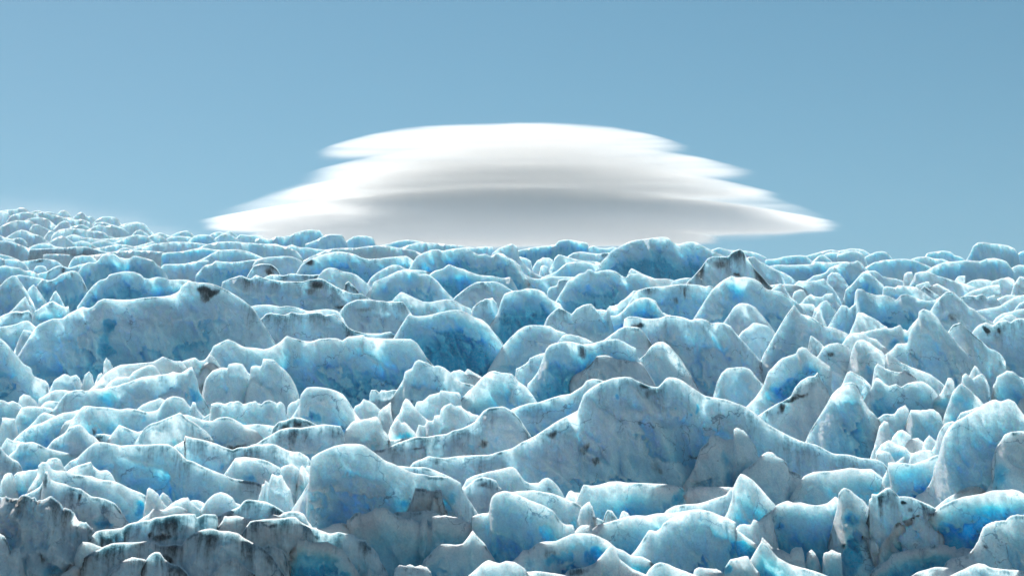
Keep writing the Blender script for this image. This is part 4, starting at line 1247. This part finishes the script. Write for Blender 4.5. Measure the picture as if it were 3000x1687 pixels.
LANDMARKS = [
    ("dark grey-brown ice mound among", "the dark grey-brown mound"), ("low lavender-grey ice mound with a deep", "the lavender-grey mound"),
    ("flat sunlit white ice shelf", "the flat white shelf"), ("broad pale blue ice wall with two humps", "the double-humped ridge"),
    ("smooth pale blue ice pyramid", "the left-edge pyramid"), ("rounded blue ice dome, upper left", "the upper left dome"),
    ("huge grey-blue ice wall at left split", "the wall split by blue"), ("long grey-blue ice ridge with black dirt", "the dirt-streaked upper left ridge"),
    ("wide blue ice ridge with a smooth", "the sagging blue ridge"), ("jagged pale blue block on the skyline", "the blue-spotted skyline block"),
    ("long clean blue ice ridge", "the white-rimmed blue ridge"), ("round pale ice dome with a blue-tinted", "the blue-tinted dome"),
    ("pointed ice crest with a vivid", "the blue triangular hollow"), ("rounded ice block with a deep blue lower", "the blue-bottomed centre block"),
    ("grey ice dome with a curved", "the seamed grey dome"), ("scalloped pale turquoise", "the turquoise lobes"),
    ("broad blue-grey ice wall left of centre", "the notched flat-crested wall"), ("tall arched ice wall streaked", "the blue-streaked arched wall"),
    ("lavender-grey round-topped", "the cracked round-topped block"), ("long smoky grey ice ridge", "the smoky grey ridge"),
    ("fluted pale ice slab", "the slab with a hole"), ("pale blue ice wall with a ragged", "the knobbly wall"),
    ("large rounded pale ice boulder", "the big pale boulder"), ("white pyramid-shaped ice spike", "the white spikes"),
    ("long low grey-blue ice mound", "the black-crested long mound"), ("grey tent-shaped", "the tent-shaped peak"),
    ("grey ice hump with a teal", "the teal-faced hump"), ("broad blue-grey ice wall at lower left", "the lower left wall"),
    ("large smooth grey ice dome", "the large grey dome"), ("the greatest ice ridge", "the greatest peak"),
    ("tall smooth pale blue ice wall at the right", "the tall right-edge wall"), ("great wave-shaped", "the blue wave"),
    ("broad blue ice block, lower right", "the notched blue block"), ("pale ice block with a black dirt-capped", "the dirt-capped block"),
    ("large fan-shaped", "the fan-shaped mass"), ("thick pale blue ice block shaped", "the rearing-head block"),
    ("long flat-topped ice slab", "the long flat-topped slab"), ("tall pale ice peak with a hooked", "the hook-tipped peak"),
    ("rounded ice arch at the bottom", "the blue-hollowed arch"), ("wide fluted ice fan", "the fluted fan"),
    ("dirty grey ice ridge at lower left", "the curving dirty ridge"), ("long dirty grey crinkled", "the pitted dirty ridge"),
    ("grey ice ridge striped", "the striped ridge"), ("white upright ice horn", "the white horn"),
    ("bright blue box-shaped", "the blue box block"), ("rugged crumpled", "the crumpled corner mass"),
    ("blue ice block on the skyline right", "the raised blue skyline block"), ("great smooth blue ice dome", "the great skyline dome"),
    ("wide blue-grey ice mound with a turquoise", "the turquoise-pocket mound"), ("pale ice peak speckled", "the dirt-speckled peak"),
    ("broad ice ridge right of centre", "the grey-fan ridge"), ("large pale ice shoulder", "the pale shoulder"),
    ("vivid blue ice ridge stepping", "the dirt-nosed blue ridge"), ("massive grey ice hill", "the massive grey hill"),
    ("pale blue ice wall at centre", "the dirt-streaked centre wall"), ("tall hooked ice serac", "the hooked serac"),
    ("pale blue cone", "the dimpled cone"), ("broad vivid blue ice wall, upper right", "the upper right blue wall"),
    ("tall pale ice tower", "the blunt tower"), ("pale pyramid-shaped ice peak", "the streaked pyramid"),
    ("big rounded pale ice block standing", "the big skyline block"), ("long smooth pale blue ice swell", "the smooth pale swell"),
    ("small white egg-shaped", "the white egg block"), ("round pale turquoise ice ball", "the turquoise ball"),
    ("square-cornered blue", "the square blue block"), ("grey ice slope descending", "the double-tipped grey slope"),
]


def assign_labels():
    marks = []
    for key, short in LANDMARKS:
        for r in ROWS:
            if r['label'] and r['label'].startswith(key):
                k = int(np.argmin(r['sy']))
                marks.append((short, r['sx'].mean(), r['sy'].mean(), r['x1'] - r['x0'], r['b'], r['i']))
                break
        else:
            print("NO LANDMARK", key)
    used = {r['label'] for r in ROWS if r['label']}
    nouns = {'R': 'ridge', 'S': 'spire', 'B': 'block', 'H': 'hummock', 'L': 'slab', 'D': 'shard', 'M': 'mound'}
    for r in ROWS:
        wdt = r['x1'] - r['x0']
        sky_ = r['b'] < 760 and 'c' not in r['opt']
        if r['b'] < 721 and r['x1'] < 620:
            r['group'] = 'small ice hummocks on the far left slope'
        elif r['b'] < 760:
            r['group'] = 'ice hummocks along the skyline'
        if r['label']:
            continue
        o = r['opt']
        size = 'tiny' if wdt < 25 else 'small' if wdt < 70 else 'long' if wdt > 190 else 'broad' if wdt > 120 else ''
        col = []
        if o.get('c', 0) >= 7: col.append('black-streaked')
        elif o.get('c', 0) >= 4: col.append('dirt-flecked')
        if o.get('g', 0) >= 6: col.append('grey')
        elif o.get('w', 0) >= 2: col.append('white')
        elif o.get('b', 0) >= 4: col.append('blue')
        elif o.get('g', 0) >= 3: col.append('pale grey')
        elif o.get('b', 0) >= 2: col.append('pale blue')
        else: col.append('pale')
        H = r['sy'].max() - r['sy'].min()
        asp = H / max(wdt, 1)
        shape = 'pointed' if asp > 0.75 else 'low' if asp < 0.16 else 'rounded' if r['kind'] in 'BHM' else ''
        if o.get('j', 1) >= 2: shape = 'ragged'
        adj = [a for a in [size, shape] + col if a][:3]
        if 'grey' in col or len(adj) < 3: pass
        noun = ('ice ' + nouns[r['kind']])
        x, y = r['sx'].mean(), r['sy'].mean()
        near = sorted(marks, key=lambda m: abs(m[1] - x) * 0.7 + abs(m[2] - y) * 1.3 + max(0, (m[3] - 500) * 0.15))[:7]
        opts = []
        for mk in near:
            dx, dy = x - mk[1], y - mk[2]
            if abs(dx) > 0.45 * mk[3] + 10:
                side = 'right of' if dx > 0 else 'left of'
                pre = 'below and ' if dy > 55 else 'above and ' if dy < -55 else 'beside and '
                opts.append((pre + side + ' ' + mk[0]) if pre[0] != 'b' or dy > 55 else 'just ' + side + ' ' + mk[0])
            else:
                opts.append(('behind ' if r['b'] < mk[4] else 'in front of ') + mk[0])
        for i_ in range(4):
            a, b_ = near[i_], near[i_ + 1]
            if (a[1] - x) * (b_[1] - x) < 0:
                opts.append('between ' + a[0] + ' and ' + b_[0])
        for e_, (x_, s_) in enumerate(((60, 'left'), (2940, 'right'))):
            if abs(x - x_) < 110:
                opts.insert(0, 'at the ' + s_ + ' edge of the picture, ' + opts[0])
        done = False
        for extra in ('', 'thin ', 'lesser ', 'outer ', 'farther ', 'nearer '):
            if extra in ('outer ', 'lesser ', 'farther ', 'nearer '): break
            for q in opts:
                lab = ' '.join(adj + [noun, q])
                if extra: continue
                if len(lab.split()) <= 16 and lab not in used:
                    done = True
                    break
            if done: break
        if not done:
            # same look, same neighbours: tell it by its height in the picture
            for q in opts:
                for t_ in ('topmost', 'lowest', 'leftmost', 'rightmost'):
                    same = [s for s in ROWS if s.get('_base') == ' '.join(adj + [noun, q])]
                    lab = t_ + ' ' + ' '.join([a for a in adj] + [noun, q])
                    ok = same and {'topmost': all(y < s['sy'].mean() for s in same), 'lowest': all(y > s['sy'].mean() for s in same),
                                   'leftmost': all(x < s['sx'].mean() for s in same), 'rightmost': all(x > s['sx'].mean() for s in same)}[t_]
                    if ok and lab not in used and len(lab.split()) <= 16:
                        done = True; break
                if done: break
        if not done:
            print("LABEL?", lab)
        r['label'] = lab
        r['_base'] = lab
        used.add(lab)
    for r in ROWS:
        if len(r['label'].split()) > 16: print("LONG", r['label'])


def bounce_ground():  # unseen ground added to bounce light onto the cloud's underside
    n = 60
    ys = 1800 * (30000 / 1800.0) ** np.linspace(0, 1, n)
    xs = np.linspace(-1, 1, n)
    Y = np.repeat(ys[:, None], n, 1)
    X = xs[None, :] * (900 + 0.8 * Y)
    Z = -190 - 0.02 * Y + 12 * fbm(X / 900.0, Y / 900.0, 0.2)
    me = grid_mesh("bounce_ground", np.stack([X, Y, Z], -1))
    m = bpy.data.materials.new("bounce_ground_mat"); m.use_nodes = True
    m.node_tree.nodes["Principled BSDF"].inputs['Base Color'].default_value = (0.62, 0.66, 0.70, 1)
    m.node_tree.nodes["Principled BSDF"].inputs['Roughness'].default_value = 0.8
    link("bounce_ground", me, m, None, None, "structure")


glacier_surface()
bounce_ground()
haze_box()
assign_labels()
nv = 0
for r in ROWS:
    nv += build_ridge(r)
print("ice vertices", nv)


# ---------------------------------------------------------------- the lenticular cloud
def cloud_material(nm, dens, rx, ry, H, T, curve, seed, soft=0.10):
    """vapour that thins out towards the rim and the faces of its own lens (object space, metres)"""
    m = bpy.data.materials.new(nm)
    m.use_nodes = True
    nt = m.node_tree
    N, L = nt.nodes, nt.links
    N.clear()

    def M(op, a, b=None, c=None, clamp=False):
        n = N.new("ShaderNodeMath"); n.operation = op; n.use_clamp = clamp
        for i, v in enumerate((a, b, c)):
            if v is None: continue
            if isinstance(v, (int, float)): n.inputs[i].default_value = v
            else: L.new(v, n.inputs[i])
        return n.outputs[0]

    def SS(v, lo, hi):
        n = N.new("ShaderNodeMapRange"); n.interpolation_type = 'SMOOTHSTEP'
        L.new(v, n.inputs[0]); n.inputs[1].default_value = lo; n.inputs[2].default_value = hi
        return n.outputs[0]
    tc = N.new("ShaderNodeTexCoord")
    sp = N.new("ShaderNodeSeparateXYZ"); L.new(tc.outputs['Object'], sp.inputs[0])
    x, y, z = sp.outputs
    mp = N.new("ShaderNodeMapping"); L.new(tc.outputs['Object'], mp.inputs[0])
    mp.inputs['Location'].default_value = (seed, seed * 2, 0)
    mp.inputs['Scale'].default_value = (1 / 170.0, 1 / 170.0, 1 / 40.0)
    nz = N.new("ShaderNodeTexNoise"); nz.inputs['Detail'].default_value = 3.0; nz.inputs['Scale'].default_value = 1.0
    L.new(mp.outputs[0], nz.inputs['Vector'])
    n0 = M('SUBTRACT', nz.outputs['Fac'], 0.5)
    xr, yr = M('DIVIDE', x, rx), M('DIVIDE', y, ry)
    r2 = M('ADD', M('MULTIPLY', xr, xr), M('MULTIPLY', yr, yr))
    rc = M('POWER', r2, curve / 2.0)
    top = M('MULTIPLY', M('SUBTRACT', 1.0, rc), H)
    Te = M('MULTIPLY', M('SUBTRACT', 1.0, M('MULTIPLY', r2, 0.8)), T)
    dz = M('DIVIDE', M('SUBTRACT', top, z), Te)              # 0 at the upper face, 1 at the lower
    rim = SS(M('ADD', M('SUBTRACT', 1.0, r2), M('MULTIPLY', n0, 0.25)), 0.0, 0.40)
    up = SS(M('ADD', dz, M('MULTIPLY', n0, soft * 1.0)), 0.0, soft)
    lo = SS(M('ADD', M('SUBTRACT', 1.0, dz), M('MULTIPLY', n0, 0.3)), 0.0, 0.45)
    mp2 = N.new("ShaderNodeMapping"); L.new(tc.outputs['Object'], mp2.inputs[0])
    mp2.inputs['Scale'].default_value = (1 / 420.0, 1 / 420.0, 1 / 15.0)
    nb = N.new("ShaderNodeTexNoise"); nb.inputs['Detail'].default_value = 2.0; nb.inputs['Scale'].default_value = 1.0
    L.new(mp2.outputs[0], nb.inputs['Vector'])
    band = M('ADD', 1.0, M('MULTIPLY', M('SUBTRACT', nb.outputs['Fac'], 0.5), 2.4), clamp=False)
    band = M('MAXIMUM', band, 0.1)
    d = M('MULTIPLY', M('MULTIPLY', M('MULTIPLY', rim, up), M('MULTIPLY', lo, dens)), band)
    v = N.new("ShaderNodeVolumePrincipled")
    v.inputs['Color'].default_value = CLOUD_COL
    v.inputs['Anisotropy'].default_value = CLOUD_G
    L.new(d, v.inputs['Density'])
    o = N.new("ShaderNodeOutputMaterial")
    L.new(v.outputs[0], o.inputs['Volume'])
    return m


CD = 6000.0


def cloud_layer(root, origin, tipL, tipR, top, thick, depth, dens, curve=2.0, soft=0.10):
    """a domed lens: its rim runs through both tips, its crown reaches 'top' (photo px)"""
    cx, cy = (tipL[0] + tipR[0]) / 2, (tipL[1] + tipR[1]) / 2
    m = CD / F
    k = 1.03
    rx, ry, T = (tipR[0] - tipL[0]) / 2 * m * k, depth * m * k, thick * m
    H = (cy - top) * m
    nr, na = 40, 96
    R, A = np.meshgrid(np.linspace(0.001, 1.05, nr), np.linspace(0, 2 * math.pi, na + 1), indexing='ij')
    x, y = rx * R * np.cos(A), ry * R * np.sin(A)
    zt = H * (1 - R ** curve) + 0.02 * T
    P = np.concatenate([np.stack([x, y, zt], -1), np.stack([x, y, zt - 1.05 * T], -1)[::-1]], 0)
    me = grid_mesh("cloud_layer", P)
    import bmesh
    bm = bmesh.new(); bm.from_mesh(me)
    bmesh.ops.remove_doubles(bm, verts=bm.verts, dist=1.2)
    bmesh.ops.holes_fill(bm, edges=bm.edges, sides=300)
    bmesh.ops.recalc_face_normals(bm, faces=bm.faces)
    bm.to_mesh(me); bm.free()
    ob = link("cloud_layer", me, cloud_material("cloud_vapour", dens, rx, ry, H, T, curve, cy, soft), parent=root)
    c = np.array(to_world((cx - W0 / 2) * m, CD, (H0 / 2 - cy) * m)) - origin
    roll = math.atan2(-(tipR[1] - tipL[1]), tipR[0] - tipL[0])
    ob.location = c
    ob.rotation_euler = (PITCH, -roll, 0)
    return ob


def cpx(u, v):
    return 560 + 0.7531 * u, 330 + 0.7531 * v


corg = np.array(to_world(0.0, CD, (H0 / 2 - 700) * CD / F))
root = bpy.data.objects.new("lenticular_cloud", None)
scene.collection.objects.link(root)
root.location = corg
root["label"] = "white stacked lens-shaped cloud hovering above the glacier skyline"
root["category"] = "cloud"
for (tl, tr, top, thick, depth, dens, curve) in CLOUD:
    cloud_layer(root, corg, cpx(*tl), cpx(*tr), cpx(0, top)[1], thick, depth, dens, curve)

veil = bpy.data.objects.new("thin_cloud", None)
scene.collection.objects.link(veil)
vorg = np.array(to_world(-1500.0, CD, (H0 / 2 - 620) * CD / F))
veil.location = vorg
veil["label"] = "faint thin veil of cloud low over the far left ice"
veil["category"] = "cloud"
cloud_layer(veil, vorg, (-500, 640), (640, 690), 540, 170, 300, 0.0005, 2.0, 0.9)
